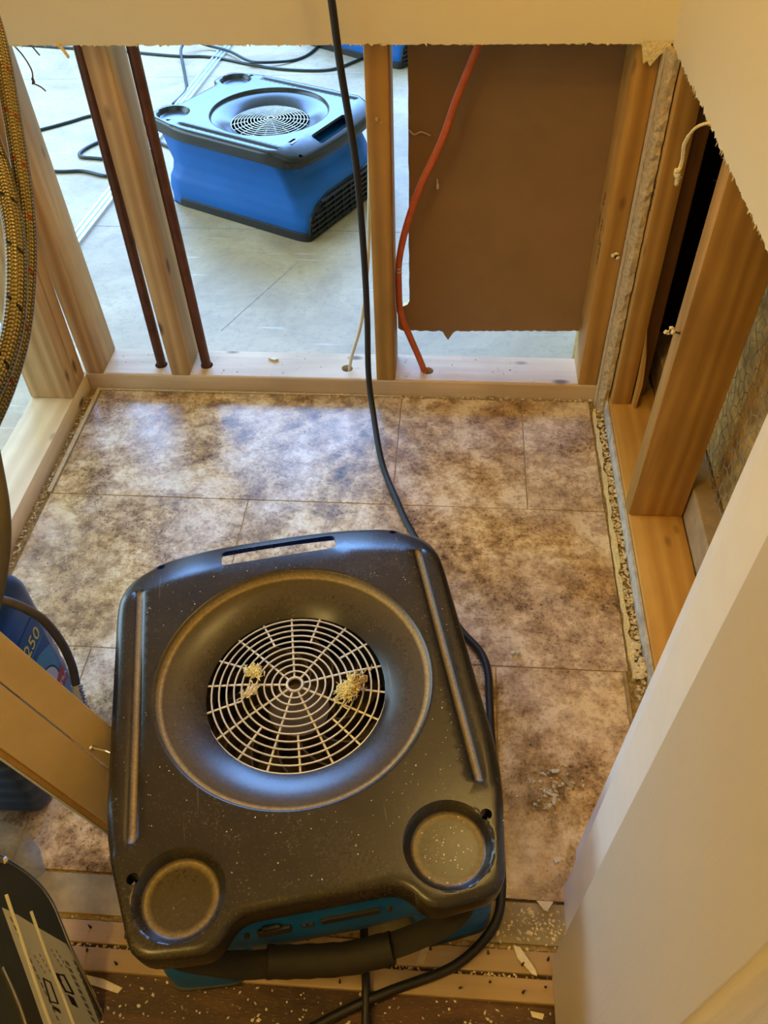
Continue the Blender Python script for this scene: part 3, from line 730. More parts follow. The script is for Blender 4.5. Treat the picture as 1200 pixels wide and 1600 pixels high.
def air_mover(loc, rz, label, cover, detail=True):
    r = thing('air_mover', loc, label, 'air mover', rz)
    c = link('top_cover', COVER, r)
    if cover != 'cover_near':
        c.data = COVER.copy()
    c.data.materials.clear(); c.data.materials.append(M[cover])
    hb = MB(); hb.loft([[Vector((p.x*(.993 if p.z < .03 else 1), p.y*(.995 if p.z < .03 else 1), p.z+.003 if p.z < .001 else p.z)) for p in q] for q in HR]+[[Vector((p.x*.72, p.y*.72, .2001)) for p in HR[-1]]], cap1=False); hb.build('housing', 'blue', r, smooth=40)
    bs = MB(); ri = HR[0]
    bs.loft([[Vector((p.x*k, p.y*k, z if p.y > -.186 else z*.12)) for p in ri] for z, k in ((0, 1.005), (.022, 1.005), (.0245, .99))]); bs.build('base_rim', 'blackplastic', r, smooth=40)
    # intake grille
    g = MB(); gc = Vector((0, .0165)); dome = lambda q: .2045+.010*(1-(q/.112)**2)
    for k in range(12):
        q = .0095+.0093*k
        g.tube([(gc.x+q*math.cos(a*math.pi/36), gc.y+q*math.sin(a*math.pi/36), dome(q)) for a in range(72)], .00125 if k else .002, 6, closed=True)
    g = g.build('intake_grille', 'wire', r, smooth=60)
    for k in range(18):
        a = math.radians(20*k+7); q0 = .0095+(0 if k % 2 == 0 else .0093*6); sm = MB()
        sm.tube([(gc.x+q*math.cos(a), gc.y+q*math.sin(a), dome(q)-.0018) for q in (q0, (q0+.116)/2, .1165)], .0014, 6); sm.build('spoke', 'wire', g, smooth=60)
    # rotor inside
    w = MB(); w.tube([(0, .014, .10), (0, .014, .160)], [.045, .038], 24); w.loft([[Vector((q*math.cos(k*math.pi/20), .014+q*math.sin(k*math.pi/20), .112)) for k in range(40)] for q in (.03, .118)], cap0=False, cap1=False)
    w = w.build('rotor', 'rotor', r, smooth=40)
    for k in range(11):
        a = 2*math.pi*k/11; b = MB(); P = []
        for i in range(7):
            q = .045+.066*i/6; t = a+.75*(i/6)**1.2; P.append((q*math.cos(t), .014+q*math.sin(t)))
        b.loft([[Vector((x, y, .112)), Vector((x+.002, y+.002, .112)), Vector((x+.002, y+.002, .165-.0015*i)), Vector((x, y, .165-.0015*i))] for i, (x, y) in enumerate(P)]); b.build('blade', 'rotor', w)
    # outlet
    ou = MB(); arch = [(-.195, .006), (.195, .006), (.194, .03), (.186, .060), (.155, .086), (.100, .101), (-.100, .101), (-.155, .086), (-.186, .060), (-.194, .03)]
    ou.prism(fillet(arch, .008, 3), .2615, .2695, f=lambda p, t: (p[0], t, p[1])); ou = ou.build('outlet_grille', plain('outlet_dark_plastic', (.008, .008, .009), .6, .2) if 'outlet_dark_plastic' not in bpy.data.materials else bpy.data.materials['outlet_dark_plastic'], r)
    for k in range(6):
        z = .018+.0148*k; wd = .190 if z < .05 else (.176 if z < .07 else .138); s = MB()
        s.box((-wd, .2690, z-.0022), (wd, .2765, z+.0022)); s.build('slat', 'blackplastic', ou)
    for k in range(9):
        x = -.16+.04*k; s = MB(); s.box((x-.0014, .2688, .007), (x+.0014, .2755, .091 if abs(x) < .13 else .07)); s.build('bar', 'blackplastic', ou)
    if detail:
        # carry strap and grip
        s = MB(); P = [(-.158, -.2555, .186), (-.148, -.2600, .172), (-.118, -.263, .156), (-.085, -.264, .134), (-.06, -.264, .126)]; Q = [(.05, -.270, .122), (.08, -.270, .132), (.115, -.268, .150), (.140, -.263, .168), (.150, -.2575, .186)]
        s.tube(smooth_path(P, 5), [.005+.009*min(1, i/13) for i in range(21)], 10, flat=.22); s = s.build('carry_strap', 'webbing', r, smooth=50)
        s2 = MB(); s2.tube(smooth_path(Q, 5), .014, 10, flat=.22); s2.build('carry_strap', 'webbing', r, smooth=50)
        gp = MB(); path = smooth_path([(-.067, -.262, .127), (-.03, -.266, .119), (.02, -.271, .116), (.067, -.271, .123)], 6); n = len(path)
        gp.tube(path, [.017*(1+.03*math.sin(i*2.1)) for i in range(n)], 14); gp.build('grip', plain('dark_rubber_grip', (.014, .011, .007), .7, .3, 60, .3), s, smooth=50)
        # control panel recesses
        cp = MB(); cp.box((-.004, -.2425, .146), (.060, -.2375, .158), bev=.001); cp.build('switch_slot', 'ink', r)
        cp = MB(); cp.box((-.072, -.2430, .142), (-.036, -.2375, .158), bev=.002); cp.box((-.066, -.2425, .156), (-.046, -.2375, .164), bev=.002); cp.build('power_socket', 'ink', r)
        for x in (-.083, -.022, -.0145, .070):
            cp = MB(); cp.tube([(x, -.2375, .151), (x, -.2428, .151)], .0028, 10); cp.build('panel_screw', 'rust', r)
    return r
near = air_mover((-.04374, -.84454, 0), .24568, 'dusty black-topped blue air mover on the closet tile floor, nearest', 'cover_near')
far = air_mover((-.40518, 1.02115, -.0585), -2.05660, 'clean blue air mover on the bare grey floor beyond the studs', 'cover_far')
far3 = air_mover((-.19, 2.32, -.0585), -2.2, 'furthest blue air mover, mostly cut off by the cream wall above', 'cover_far', False)
fl = MB(); fl.box((-.0, -.012, 0), (.03, .004, .0004), mtx=Matrix.Translation((.117, .196, ZT-.0004))@Matrix.Rotation(.0, 4, 'Z'))
fl.build('sticker', plain('red_white_sticker', (.35, .22, .25), .4, .6, 150), far)

# insulation lying on the near grille
NM = Matrix.Translation((-.04374, -.84454, 0)) @ Matrix.Rotation(.24568, 4, 'Z')
def tuft(uv, size, label, mats=('tuft',), n=9, hair=150, stretch=(1, 1)):
    p = NM @ Vector((uv[0], uv[1], .2155)); mb = MB(); rn = random.Random(int(abs(uv[0])*9e3))
    spin = Euler((0, 0, .9))
    for i in range(n):
        q = Vector((rn.gauss(0, .42)*size*stretch[0], rn.gauss(0, .42)*size*stretch[1], rn.uniform(.05, .45)*size)); q.rotate(spin)
        lump(mb, q, size*rn.uniform(.16, .30), (1 if q.x > size*.25 else 0) if len(mats) > 1 else 0, (1.3, .9, .7), int(i*7+abs(uv[0])*999))
    for i in range(hair):
        q = Vector((rn.gauss(0, .5)*size*stretch[0], rn.gauss(0, .5)*size*stretch[1], rn.uniform(.0, .6)*size)); q.rotate(spin)
        d = Vector((rn.gauss(0, 1)*stretch[0], rn.gauss(0, 1)*stretch[1], rn.gauss(0, .5))); d.rotate(spin); d = d.normalized()*size*rn.uniform(.25, .55)
        k = Vector((rn.gauss(0, 1), rn.gauss(0, 1), rn.gauss(0, .5)))*size*.10
        mb.tube([q-d, q+k, q+d], [.0004, .0010, .0003], 4, (1 if q.x > size*.2 and rn.random() < .8 else 0) if len(mats) > 1 else 0)
    return tag(mb.build('insulation_tuft', list(mats), loc=p), label, 'insulation')
tuft((.0655, -.0045), .0145, 'largest yellow insulation tuft, right half of the near grille', ('tuft', 'tuftbrown'), 26, 260, (1.35, .8))
tuft((-.048, .0425), .0090, 'small yellow insulation tuft, upper left on the near grille', n=7)
tuft((-.0545, .0145), .0085, 'small pale fluff flake, lower left on the near grille', ('crumbwhite',), 9, 70, (1.4, .6))

# ------------------------------------------------------------------ pipes, cables, hoses
def cable(name, pts, r, material, label, cat, seg=10, k=8, group=None):
    b = Vector(pts[0]); mb = MB(); mb.tube(smooth_path([Vector(p)-b for p in pts], k), r, seg)
    return tag(mb.build(name, material, smooth=60, loc=b), label, cat, group)
def pipe(x, x1, label):
    return cable('copper_pipe', [(x, .037, -.05), (x+(x1-x)*.3, .038, .25), (x1, .044, .75)], .0098, 'copper', label, 'pipe')
pipe(-.4755, -.4745, 'tarnished copper pipe just left of the second stud'); pipe(-.3785, -.3905, 'tarnished copper pipe just right of the second stud')
orange = cable('orange_cable', [(.190, .052, .74), (.155, .050, .650), (.125, .048, .574), (.101, .046, .503), (.066, .044, .425), (.042, .042, .353), (.0285, .040, .289), (.0265, .040, .236), (.0295, .040, .172), (.046, .042, .120), (.066, .041, .066), (.0770, .037, .030), (.079, .037, -.03)], .0064, 'cable_orange', 'orange electrical cable curving down into a hole in the plate', 'cable')
ck = MB(); q = Vector((.0262, .040, .268))-Vector(orange.location)
for a in (-1, 1): ck.tube([q+Vector((-.006, 0, .0035*a)), q+Vector((0, -.0068, .0035*a)), q+Vector((.0068, -.003, .0035*a))], .0016, 6)
ck.build('cable_staple', 'alu', orange)
cable('white_cable', [(-.019, .065, .60), (-.023, .066, .45), (-.027, .063, .36), (-.034, .060, .256), (-.050, .055, .141), (-.076, .042, .050), (-.082, .038, -.02)], .0035, 'cable_white', 'thin cream cable entering a plate hole left of the centre stud', 'cable')
cable('power_cord', [(-.09, -.030, 1.50), (-.078, -.045, 1.10), (-.066, -.051, .88), (-.055, -.052, .743), (-.0485, -.050, .655), (-.040, -.050, .58), (-.032, -.050, .500), (-.027, -.050, .36), (-.026, -.052, .222), (-.0275, -.062, .105), (-.018, -.100, .040), (.008, -.215, .0085), (.044, -.315, .006), (.061, -.359, .006), (.086, -.411, .006), (.110, -.467, .006), (.133, -.533, .006), (.158, -.585, .006), (.190, -.628, .008), (.201, -.665, .010), (.203, -.710, .008), (.205, -.770, .006), (.212, -.864, .006), (.2145, -.935, .006), (.2145, -.985, .006), (.2075, -1.018, .004), (.187, -1.047, .004), (.150, -1.0755, .002), (.076, -1.106, .002), (.01, -1.137, -.006), (-.06, -1.18, -.006)], .0058, 'cable_black', 'long black power cord hanging down to the nearest air mover', 'cord')
cable('power_cord', [(.040, -.98, .006), (.049, -1.06, .004), (.055, -1.105, .0045), (.058, -1.16, -.006), (.061, -1.28, -.006)], .0050, 'cable_black', 'short straight black cord emerging below the carry strap', 'cord')
FZ = -.0535
def fc(pts, label): return cable('extension_cord', [(*p, FZ if len(p) < 3 else 0)[:3] if len(p) < 3 else p for p in pts], .0055, 'cable_green', label, 'cord', 8)
fc([(-1.9, 2.32), (-1.5, 2.24), (-1.22, 2.19), (-.975, 2.135), (-.87, 2.13), (-.78, 2.10), (-.66, 2.04), (-.52, 1.99), (-.36, 1.985), (-.27, 2.07), (-.20, 2.18)], 'dark cord running left to right behind the far air mover')
fc([(-.872, 1.66), (-.855, 1.78), (-.885, 1.90), (-.925, 2.03, FZ), (-.955, 2.14, -.03), (-.935, 2.20, -.02), (-.86, 2.22, -.045), (-.77, 2.16, -.045), (-.68, 2.055, -.042), (-.62, 2.03, -.042), (-.50, 2.09, FZ), (-.44, 2.20, FZ), (-.42, 2.4, FZ)], 'dark cord looping up behind the left corner of the far air mover')
fc([(-1.6, 1.20), (-1.42, 1.34), (-1.28, 1.435), (-1.20, 1.50), (-1.13, 1.56), (-1.02, 1.58), (-.93, 1.50), (-.86, 1.37), (-.80, 1.31), (-.755, 1.285)], 'dark cord passing behind the second stud to the far air mover')
fc([(-1.6, 1.16), (-1.30, 1.145), (-1.11, 1.128), (-1.03, 1.132), (-.94, 1.10), (-.90, 1.14), (-.93, 1.205), (-1.01, 1.222), (-1.07, 1.235), (-1.075, 1.285), (-1.03, 1.36), (-.95, 1.42), (-.88, 1.40)], 'dark cord lying in a flat loop behind the second stud')
al = MB(); d = Vector((.13, 1.76)).normalized(); n = Vector((d.y, -d.x))
prof = [(-.020, 0), (-.020, .009), (-.013, .009), (-.012, .004), (-.004, .004), (-.003, .009), (.004, .009), (.005, .004), (.012, .004), (.013, .009), (.020, .009), (.020, 0)]
al.loft([[Vector((d.x*t+n.x*a, d.y*t+n.y*a, z)) for a, z in prof] for t in (-.35, 2.3)])
tag(al.build('aluminium_track', 'alu', loc=(-.925, .56, -.0585)), 'long pale aluminium track lying on the bare far floor', 'track')
# chip of something white on plate
# braided washer hoses near the camera on the left
def hose(pts, r, material, label): 
    b = Vector(pts[0]); mb = MB(); mb.tube(smooth_path([Vector(p)-b for p in pts], 10), r, 20, uv=True)
    return tag(mb.build('braided_hose', material, smooth=80, loc=b), label, 'hose')
CP = Vector((.1248, -1.3771, 1.1063))
def vw(px, py, depth): return CP+FW*depth+RX*((px-600)/1325.76*depth)+UP*((800-py)/1325.76*depth)
hose([(-.622, -.40, 1.08), (-.50, -.445, 1.05), (-.40, -.50, .99), vw(-60, -90, .80), vw(-32, -30, .785), vw(-14, 24, .77), vw(2, 84, .76), vw(16, 165, .75), vw(30, 250, .74), vw(38, 310, .735), (vw(43, 380, .73)), vw(41, 450, .725), vw(33, 520, .72), vw(16, 585, .715), vw(-10, 650, .71), vw(-50, 720, .70), (-.34, -.89, .615), (-.46, -.87, .56), (-.57, -.86, .42), (-.64, -.85, .22), (-.69, -.84, .05)], .0078, 'braid_red', 'braided steel hose with red flecks, rightmost of the bundle')
hose([(-.622, -.52, 1.06), (-.52, -.55, 1.03), (-.40, -.60, .95), vw(-80, 60, .77), vw(-52, 120, .75), vw(-30, 180, .74), vw(-8, 240, .73), vw(8, 290, .72), vw(22, 360, .71), vw(26, 430, .70), vw(22, 500, .695), vw(8, 560, .69), vw(-14, 610, .685), vw(-50, 670, .68), (-.36, -.86, .66), (-.48, -.84, .60), (-.58, -.82, .45), (-.65, -.80, .22), (-.69, -.78, .05)], .0088, 'braid_black', 'braided steel hose with black flecks, left of the bundle')
cable('drain_hose', [(-.60, -.74, 1.02), (-.48, -.80, .98), (-.34, -.855, .88), vw(-80, 480, .63), vw(-56, 560, .625), vw(-38, 640, .62), vw(-21, 720, .61), vw(-8, 800, .60), vw(-9, 870, .60), vw(-24, 950, .60), vw(-50, 1020, .60), (-.30, -1.03, .57), (-.39, -.99, .57), (-.51, -.945, .53), (-.61, -.93, .35), (-.67, -.91, .05)], .0105, 'cable_grey', 'thick grey-brown hose at the left edge above the blue bottle', 'hose', 14)
tg = cable('inlet_hose', [vw(-40, 928, .99), vw(0, 937, 1.0), vw(24, 944, 1.01), vw(49, 956, 1.025), vw(68, 969, 1.04), vw(84, 987, 1.06), vw(97, 1006, 1.08), vw(107, 1026, 1.10), vw(114.5, 1047, 1.115), vw(119, 1070, 1.125), vw(124, 1092, 1.13), vw(132, 1125, 1.15)], .0056, 'cable_grey', 'grey hose with a white printed tag lying across the blue bottle', 'hose', 12)
tb = MB(); tb.tube([Vector(p)-tg.location for p in (vw(119, 1070, 1.125), vw(121.4, 1081, 1.127), vw(124, 1092, 1.13), vw(130, 1117, 1.145))], .0068, 12); tb = tb.build('printed_tag', 'lblwhite', tg, smooth=60)
o_, e_ = vw(121.5, 1071, 1.1165)-tg.location, vw(134, 1110, 1.135)-tg.location
text('TURNOVER', .0085, 'ink', tb, frame(o_, e_-o_, UP*.6+RX*1.2), .0002)

# ------------------------------------------------------------------ detergent bottle
jl = Vector((-.462, -.828, 0)); jug = thing('detergent_bottle', jl, 'large navy blue detergent bottle behind the leaning tan board', 'bottle')
def rr(w, d, r, z, wob=0):
    return [Vector((x, y, z)) for x, y in fillet([(w, d), (-w, d), (-w, -d), (w, -d)], r, 6)]
R_ = []
for i in range(66):
    z = .005*i; w, d, r = .067, .0925, .022
    if z < .012: k = (.012-z)/.012; w -= .008*k*k; d -= .008*k*k
    if .03 < z < .245: k = abs(math.sin((z-.03)/.215*math.pi*7)); w -= .0; d -= .0028*(1-k)
    if z > .275: k = (z-.275)/.05; w -= .018*k*k; d -= .026*k*k
    R_.append(rr(w, d, r, z))
R_.append(rr(.045, .06, .03, .328)); R_.append(rr(.03, .03, .02, .343)); R_.append(rr(.022, .022, .02, .350))
b = MB(); b.loft(R_); b.build('body', 'jug', jug, smooth=50)
b = MB(); b.tube([(0, 0, .345), (0, 0, .375)], .026, 24); b.build('cap', 'lblwhite', jug, smooth=50)
X = .0671
lb = MB(); lb.prism(fillet([(-.068, .030), (.070, .030), (.070, .240), (-.068, .240)], .008, 4), X, X+.0006, f=lambda p, t: (t, p[0], p[1])); lb = lb.build('label', 'lblblue', jug)
c = MB(); c.prism([(-.066, .034), (.069, .034), (.069, .172), (.042, .186), (-.066, .192)], X+.0006, X+.0009, f=lambda p, t: (t, p[0], p[1])); c.build('label_panel', 'lblcyan', lb)
for mm, k, e in (('ink', 1.0, .0011), ('lblwhite', .92, .0013)):
    c = MB(); c.prism([(.026+.034*k*math.cos(a*math.pi/16), .126+.034*k*math.sin(a*math.pi/16)) for a in range(32)], X+.0009, X+e, f=lambda p, t: (t, p[0], p[1])); c.build('label_oval', mm, lb)
c = MB(); c.prism(fillet([(.034, .088), (.0695, .094), (.0695, .124), (.034, .114)], .003, 3), X+.0013, X+.0016, f=lambda p, t: (t, p[0], p[1])); c.build('label_banner', 'lblred', lb)
text('ULTRA', .0125, 'lblwhite', lb, frame((X+.0017, .0345, .096), (0, 1, .14), (0, 0, 1)))
text('250', .029, 'yellow', lb, frame((X+.0008, .020, .205), (0, 1, 0), (0, 0, 1)))
c = MB(); c.box((X+.0006, .020, .1985), (X+.0009, .066, .2005)); c.build('label_rule', 'lblcyan', lb)
fr = MB(); fr.prism([(-.052, .150), (-.012, .150), (-.018, .128), (-.004, .122), (-.010, .104), (-.052, .108)], .0925, .0933, f=lambda p, t: (p[0], -t, p[1])); fr.build('back_label', 'lblwhite', jug)
# ------------------------------------------------------------------ leaning tan board with a nail
A = Vector((-.235, -.922, .030)); B = vw(-150, 959, .80); B = B+(B-A)*.12; ax = (B-A).normalized(); A = A+ax*.028; L = (B-A).length
mid = (A+B)/2; vd = (CP-mid).normalized(); wv = ax.cross(vd).normalized(); nv = wv.cross(ax).normalized()
if nv.dot(vd) < 0: nv = -nv
if wv.z < 0: wv = -wv
LB = lambda s, w, n: ax*s+wv*w+nv*n
board = thing('leaning_board', A, 'tan painted board pair leaning at lower left, nail sticking out', 'board')
def plank(w0, w1, n0, n1, name, material, par):
    mb = MB(); m_ = frame((0, 0, 0), ax, wv); mb.box((0, w0, n0 if m_.col[2].to_3d().dot(nv) > 0 else -n1), (L, w1, n1 if m_.col[2].to_3d().dot(nv) > 0 else -n0), mtx=m_, bev=.0015); return mb.build(name, material, par)
p1 = plank(.0060, .0435, -.016, 0, 'plank', 'tanboard', board); plank(-.0450, .0050, -.016, 0, 'plank', 'tanboard', board)
plank(-.0520, -.0450, -.014, -.005, 'edge_strip', 'tanedge', board); plank(-.0550, -.0520, -.013, -.004, 'edge_bead', 'lblwhite', board)
nl = MB(); q = LB(.140, .012, 0); nl.tube([q-nv*.002, q+nv*.008+RX*.012, q+nv*.014+RX*.030-UP*.006], [.0010, .0010, .0008], 8); nl.tube([q, q+nv*.002], [.0042, .0025], 10)
nl.build('nail', 'steel', p1)
# ------------------------------------------------------------------ dark grey appliance panel at the lower left
a0, a1, a2 = vw(206, 1680, 1.02), vw(86, 1410, .96), vw(-200, 1560, .74)
nn = (a1-a0).cross(a2-a0).normalized()
if nn.dot(CP-a0) < 0: nn = -nn
def onp(px, py, off=0):
    d = FW+RX*((px-600)/1325.76)+UP*((800-py)/1325.76); return CP+d*((a0-CP).dot(nn)/d.dot(nn))+nn*off
outl = [(-60, 1300), (0, 1337), (34, 1358), (62, 1382), (82, 1410), (97, 1445), (112, 1482), (135, 1530), (172, 1606), (215, 1700), (-60, 1760)]
org = onp(215, 1700); ap = thing('appliance', org, 'dark grey appliance panel with white picture label, bottom left', 'appliance')
def slab(pix, o0, o1, name, material, par, k=0):
    mb = MB(); pp = [onp(*p) for p in pix]; mb.prism(list(range(len(pp))), o0, o1, f=lambda i, t: pp[i]+nn*t-org); return mb.build(name, material, par)
pn = slab(outl, -.030, 0, 'panel', 'appl', ap)
ed = MB(); ed.tube(smooth_path([onp(*p)-nn*.002-org for p in outl[:-1]], 4), .0028, 8); ed.build('edge_trim', 'chrome', ap, smooth=60)
lbl = slab([(3, 1418), (28, 1430), (60, 1450), (103, 1475), (112, 1490), (138, 1556), (164, 1622), (88, 1650), (68, 1600), (40, 1520)], 0, .0005, 'picture_label', 'lblwhite', pn)
def onl(name, polys, material, o0=.0005, o1=.0008):
    mb = MB()
    for pix in polys:
        pp = [onp(*p) for p in pix]; mb.prism(list(range(len(pp))), o0, o1, f=lambda i, t: pp[i]+nn*t-org)
    return mb.build(name, material, lbl)
def bar(x, y, l, w, dx=.42, dy=.9): 
    u = Vector((dx, dy)).normalized(); v = Vector((.86, .5))
    p = Vector((x, y)); return [tuple(p), tuple(p+u*l), tuple(p+u*l+v*w), tuple(p+v*w)]
onl('printed_text', [bar(14+6.2*i*.42*2.3, 1432+6.2*i*.9*2.3, 9, 3) for i in range(15)]+[bar(100+5.0*i, 1500+11*i, 8, 7) for i in range(10)]+[bar(113+4.8*i, 1500+11*i, 8, 3.5) for i in range(9)]+[bar(52+5*i, 1492+8*i, 5, 2) for i in range(4)]+[bar(60+5*i, 1490+8*i, 5, 2) for i in range(4)]+[bar(78+5*i, 1482+8*i, 5, 2) for i in range(4)]+[bar(86+5*i, 1484+8*i, 5, 2) for i in range(4)], 'inkgrey')
def hoop(P, w): 
    n = len(P); out = []
    for i in range(n):
        a, b_ = Vector(P[i]), Vector(P[(i+1) % n]); d_ = (b_-a).normalized()*w*.5; m_ = Vector((-d_.y, d_.x)); out.append([tuple(a-d_-m_), tuple(b_+d_-m_), tuple(b_+d_+m_), tuple(a-d_+m_)])
    return out
onl('pictogram', hoop([(87, 1522), (99, 1524), (114, 1553), (102, 1549)], 2.6)+hoop([(67, 1529), (78, 1535), (90, 1568), (78, 1565)], 2.2)+[bar(104, 1553, 18, 12), bar(80, 1570, 8, 14), bar(88, 1520, 14, 3)], 'ink')
for P, w in (([(8, 1398), (16, 1422), (42, 1500), (62, 1560), (84, 1620)], .0022), ([(47, 1424), (56, 1450), (74, 1500), (98, 1560), (116, 1608)], .0020)):
    mb = MB(); mb.tube(smooth_path([onp(*p)+nn*.0008-org for p in P], 4), w, 6, flat=.3); mb.build('shine_streak', plain('pale_shine_streak', (.72, .70, .62), .2, .05), lbl)  # pale ridges paint the shiny streaks across the label
mb = MB(); mb.tube(smooth_path([onp(*p)+nn*.001-org for p in ((2, 1510), (18, 1545), (32, 1580), (46, 1625))], 4), .002, 8); mb.build('recess_rim', 'chrome', pn)
lump_ = MB(); lump(lump_, onp(2, 1345)+nn*.004-org, .006, sq=(1, 1, 1), seed=4); lump_.build('corner_screw', 'chrome', pn)
# clear plastic film behind it
fm = MB(); rows = []
for a, b_ in (((-40, 1268), (-40, 1330)), ((0, 1283), (0, 1345)), ((30, 1292), (30, 1372)), ((52, 1312), (55, 1392)), ((75, 1345), (78, 1424)), ((100, 1372), (98, 1452)), ((128, 1396), (103, 1430))):
    p, q = vw(*a, 1.12), vw(*b_, 1.09); rows.append([p-CP, (p+q)/2-CP+nn*.012, q-CP, q-CP-nn*.0008, (p+q)/2-CP+nn*.0112, p-CP-nn*.0008])
fm.loft(rows); o = fm.build('plastic_film', 'film', smooth=60, loc=CP); tag(o, 'translucent plastic film curling out beside the dark grey appliance', 'film')

# ------------------------------------------------------------------ debris
def chip(pts, z, label, material='crumbwhite', h=.003, tilt=(0, 0)):
    c = sum((Vector(p) for p in pts), Vector((0, 0)))/len(pts); mb = MB()
    mb.prism([tuple(Vector(p)-c) for p in pts], 0, h, f=lambda p, t: (p[0], p[1], t+p[0]*tilt[0]+p[1]*tilt[1]))
    return tag(mb.build('plaster_chip', material, loc=(c.x, c.y, z)), label, 'plaster chip')
chip([(.228, -1.043), (.236, -1.045), (.253, -1.068), (.255, -1.075), (.249, -1.073), (.232, -1.057)], -.003, 'long pointed cream plaster chip lying across the tack strip')
chip([(.258, -.990), (.279, -.990), (.271, -1.002), (.266, -1.000)], -.001, 'triangular cream plaster chip on the grey floor band')
chip([(.204, -.928), (.212, -.931), (.216, -.938), (.208, -.936)], .0004, 'small cream plaster chip right of the near cup recess')
chip([(.282, -.938), (.289, -.934), (.290, -.940), (.284, -.943)], .0004, 'small cream plaster chip beside the white door jamb')
chip([(.286, -.814), (.298, -.813), (.297, -.818), (.288, -.819)], .0004, 'pale plaster flake lying uppermost of the floor scatter by the jamb', h=.004)
chip([(.277, -.846), (.292, -.851), (.289, -.866), (.285, -.864), (.286, -.853), (.277, -.849)], .0004, 'bent brown plaster sliver in the floor scatter by the jamb', 'crumb', .004)
chip([(.301, -.820), (.318, -.836), (.313, -.840), (.299, -.826)], .0004, 'greenish grey flat scrap in the floor scatter by the jamb', 'greystrip', .002)
chip([(-.285, -1.107), (-.262, -1.110), (-.236, -1.118), (-.240, -1.124), (-.264, -1.119), (-.285, -1.115)], -.0118, 'long cream plaster shard on plywood left of the near air mover')
chip([(.120, -1.046), (.129, -1.044), (.121, -1.070), (.112, -1.071)], -.0035, 'pale wood shaving under the right foot of the near air mover', 'papertan', .0015)
chip([(.246, -1.110), (.262, -1.112), (.260, -1.118), (.248, -1.116)], -.0118, 'flat cream chip on plywood below the tack strips', h=.002)
chip([(-.252, .062), (-.240, .066), (-.230, .060), (-.238, .055)], PT+.0006, 'white plaster chip on the back plate near the right copper pipe', h=.004)
mb = MB()
for q in range(5): lump(mb, (random.uniform(-.006, .006), random.uniform(-.004, .004), .003), .004, seed=q+40)
tag(mb.build('plaster_lump', 'crumbwhite', loc=(.243, -.623, .0004)), 'small white plaster lump on the tile right of the near air mover', 'plaster lump')
def crumbs(name, fn, n, r, material, label, cat='crumbs', seed=1):
    rn = random.Random(seed); mb = MB()
    for i in range(n):
        x, y, z = fn(rn); k = rn.uniform(*r)
        a = rn.random()*6.3; ca, sa = math.cos(a), math.sin(a); sx, sy, sz = k*rn.uniform(.6, 1.6), k*rn.uniform(.5, 1.1), k*rn.uniform(.35, .8)
        vs = [(ux*sx, uy*sy, uz*sz) for ux, uy, uz in ((1, 0, 0), (-.9, .2, 0), (.1, 1, 0), (-.1, -1, 0), (.1, .1, 1), (0, 0, -.5))]
        mb.add([(x+ca*p-sa*q, y+sa*p+ca*q, z+w) for p, q, w in vs], [(0, 2, 4), (2, 1, 4), (1, 3, 4), (3, 0, 4), (2, 0, 5), (1, 2, 5), (3, 1, 5), (0, 3, 5)])
    return tag(stuff(mb.build(name, material, fix=False)), label, cat)
def in_right(rn):
    y = -.03-.68*rn.random(); return (rn.uniform(.4235, .4385), y, -.004+rn.random()*.006+(.010 if -.66 < y < -.60 else 0)*rn.random())
mb = MB()
for q in range(9): lump(mb, (random.uniform(-.006, .006), random.uniform(-.03, .03), .004), random.uniform(.005, .009), seed=q+60)
tag(mb.build('plaster_lump', 'crumb', loc=(.4305, -.628, .001)), 'heap of broken plaster lumps in the gap by the right plate', 'plaster lump')
crumbs('plaster_crumbs', in_right, 520, (.0015, .0050), 'crumb', 'broken plaster crumbs filling the gap along the right plate', seed=2)
crumbs('plaster_crumbs', lambda rn: (rn.uniform(-.6255, -.612), -.02-.58*rn.random()**.9, -.003+rn.random()*.004), 230, (.001, .0035), 'crumb', 'pale crumbs in the gap along the left plate', seed=3)
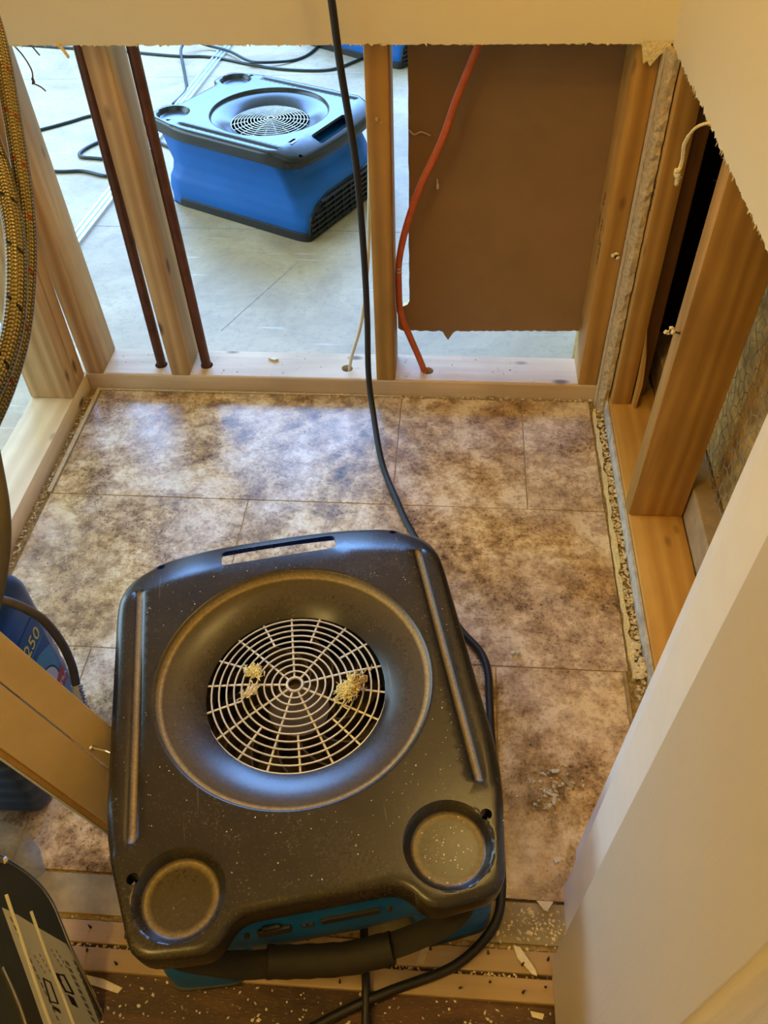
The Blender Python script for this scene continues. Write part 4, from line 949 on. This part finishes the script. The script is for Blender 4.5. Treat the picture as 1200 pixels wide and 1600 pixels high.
crumbs('plaster_crumbs', lambda rn: (rn.uniform(-.61, .42), rn.uniform(-.006, .0), -.002+rn.random()*.004), 260, (.001, .0035), 'crumb', 'pale crumbs along the foot of the back plate', seed=4)
crumbs('plaster_crumbs', lambda rn: (rn.uniform(-.60, .40), rn.uniform(-.98, -.02), .001), 420, (.0006, .0018), 'crumbwhite', 'tiny white plaster specks scattered over the tile floor', 'specks', 5)
crumbs('plaster_crumbs', lambda rn: (rn.gauss(.285, .014), rn.gauss(-.838, .018), .001), 70, (.0008, .0035), 'crumb', 'cluster of tan crumbs on the tile by the white jamb', seed=6)
crumbs('plaster_crumbs', lambda rn: (rn.uniform(-.38, .30), rn.choice((-1.0445, -1.0445, -1.0752, -.9945))+rn.gauss(0, .0016), -.010+.004*rn.random()+(.006 if False else 0)), 900, (.0008, .0028), 'crumb', 'tan grit caught in the joints of the threshold strips', 'grit', 7)
crumbs('plaster_crumbs', lambda rn: (rn.gauss(.262, .028), rn.gauss(-1.018, .012), -.001), 150, (.0008, .003), 'crumb', 'tan grit spilled on the grey floor band by the door', 'grit', 8)
crumbs('plaster_crumbs', lambda rn: (rn.uniform(-.36, .27), rn.uniform(-1.20, -1.105), -.0115), 330, (.0006, .0024), 'crumbwhite', 'white specks scattered over the shade-darkened plywood', 'specks', 9)
crumbs('plaster_crumbs', lambda rn: (rn.uniform(-.70, .42), rn.uniform(.006, .085), PT+.0006), 90, (.0005, .002), 'crumbwhite', 'white dust specks on the back plate', 'specks', 10)
def on_cover(rn):
    while True:
        u, v = rn.uniform(-.2, .2), rn.uniform(-.235, .19)
        if (Vector((u, v))-Vector(RIMC)).length > .172 and abs(abs(u)-.186) > .010 and all((Vector((u, v))-Vector(c)).length > .049 for c in CUPS): break
    p = NM @ Vector((u, v, ZT+.0003)); return p
crumbs('plaster_specks', on_cover, 150, (.0003, .0010), 'crumbwhite', 'white specks on the black top of the nearest air mover', 'specks', 11)
crumbs('plaster_specks', lambda rn: NM @ Vector((.138+rn.gauss(0, .016), -.2165+rn.gauss(0, .016), ZT-.0132)), 60, (.0004, .0014), 'crumbwhite', 'white specks in the right cup recess of the nearest air mover', 'specks', 12)
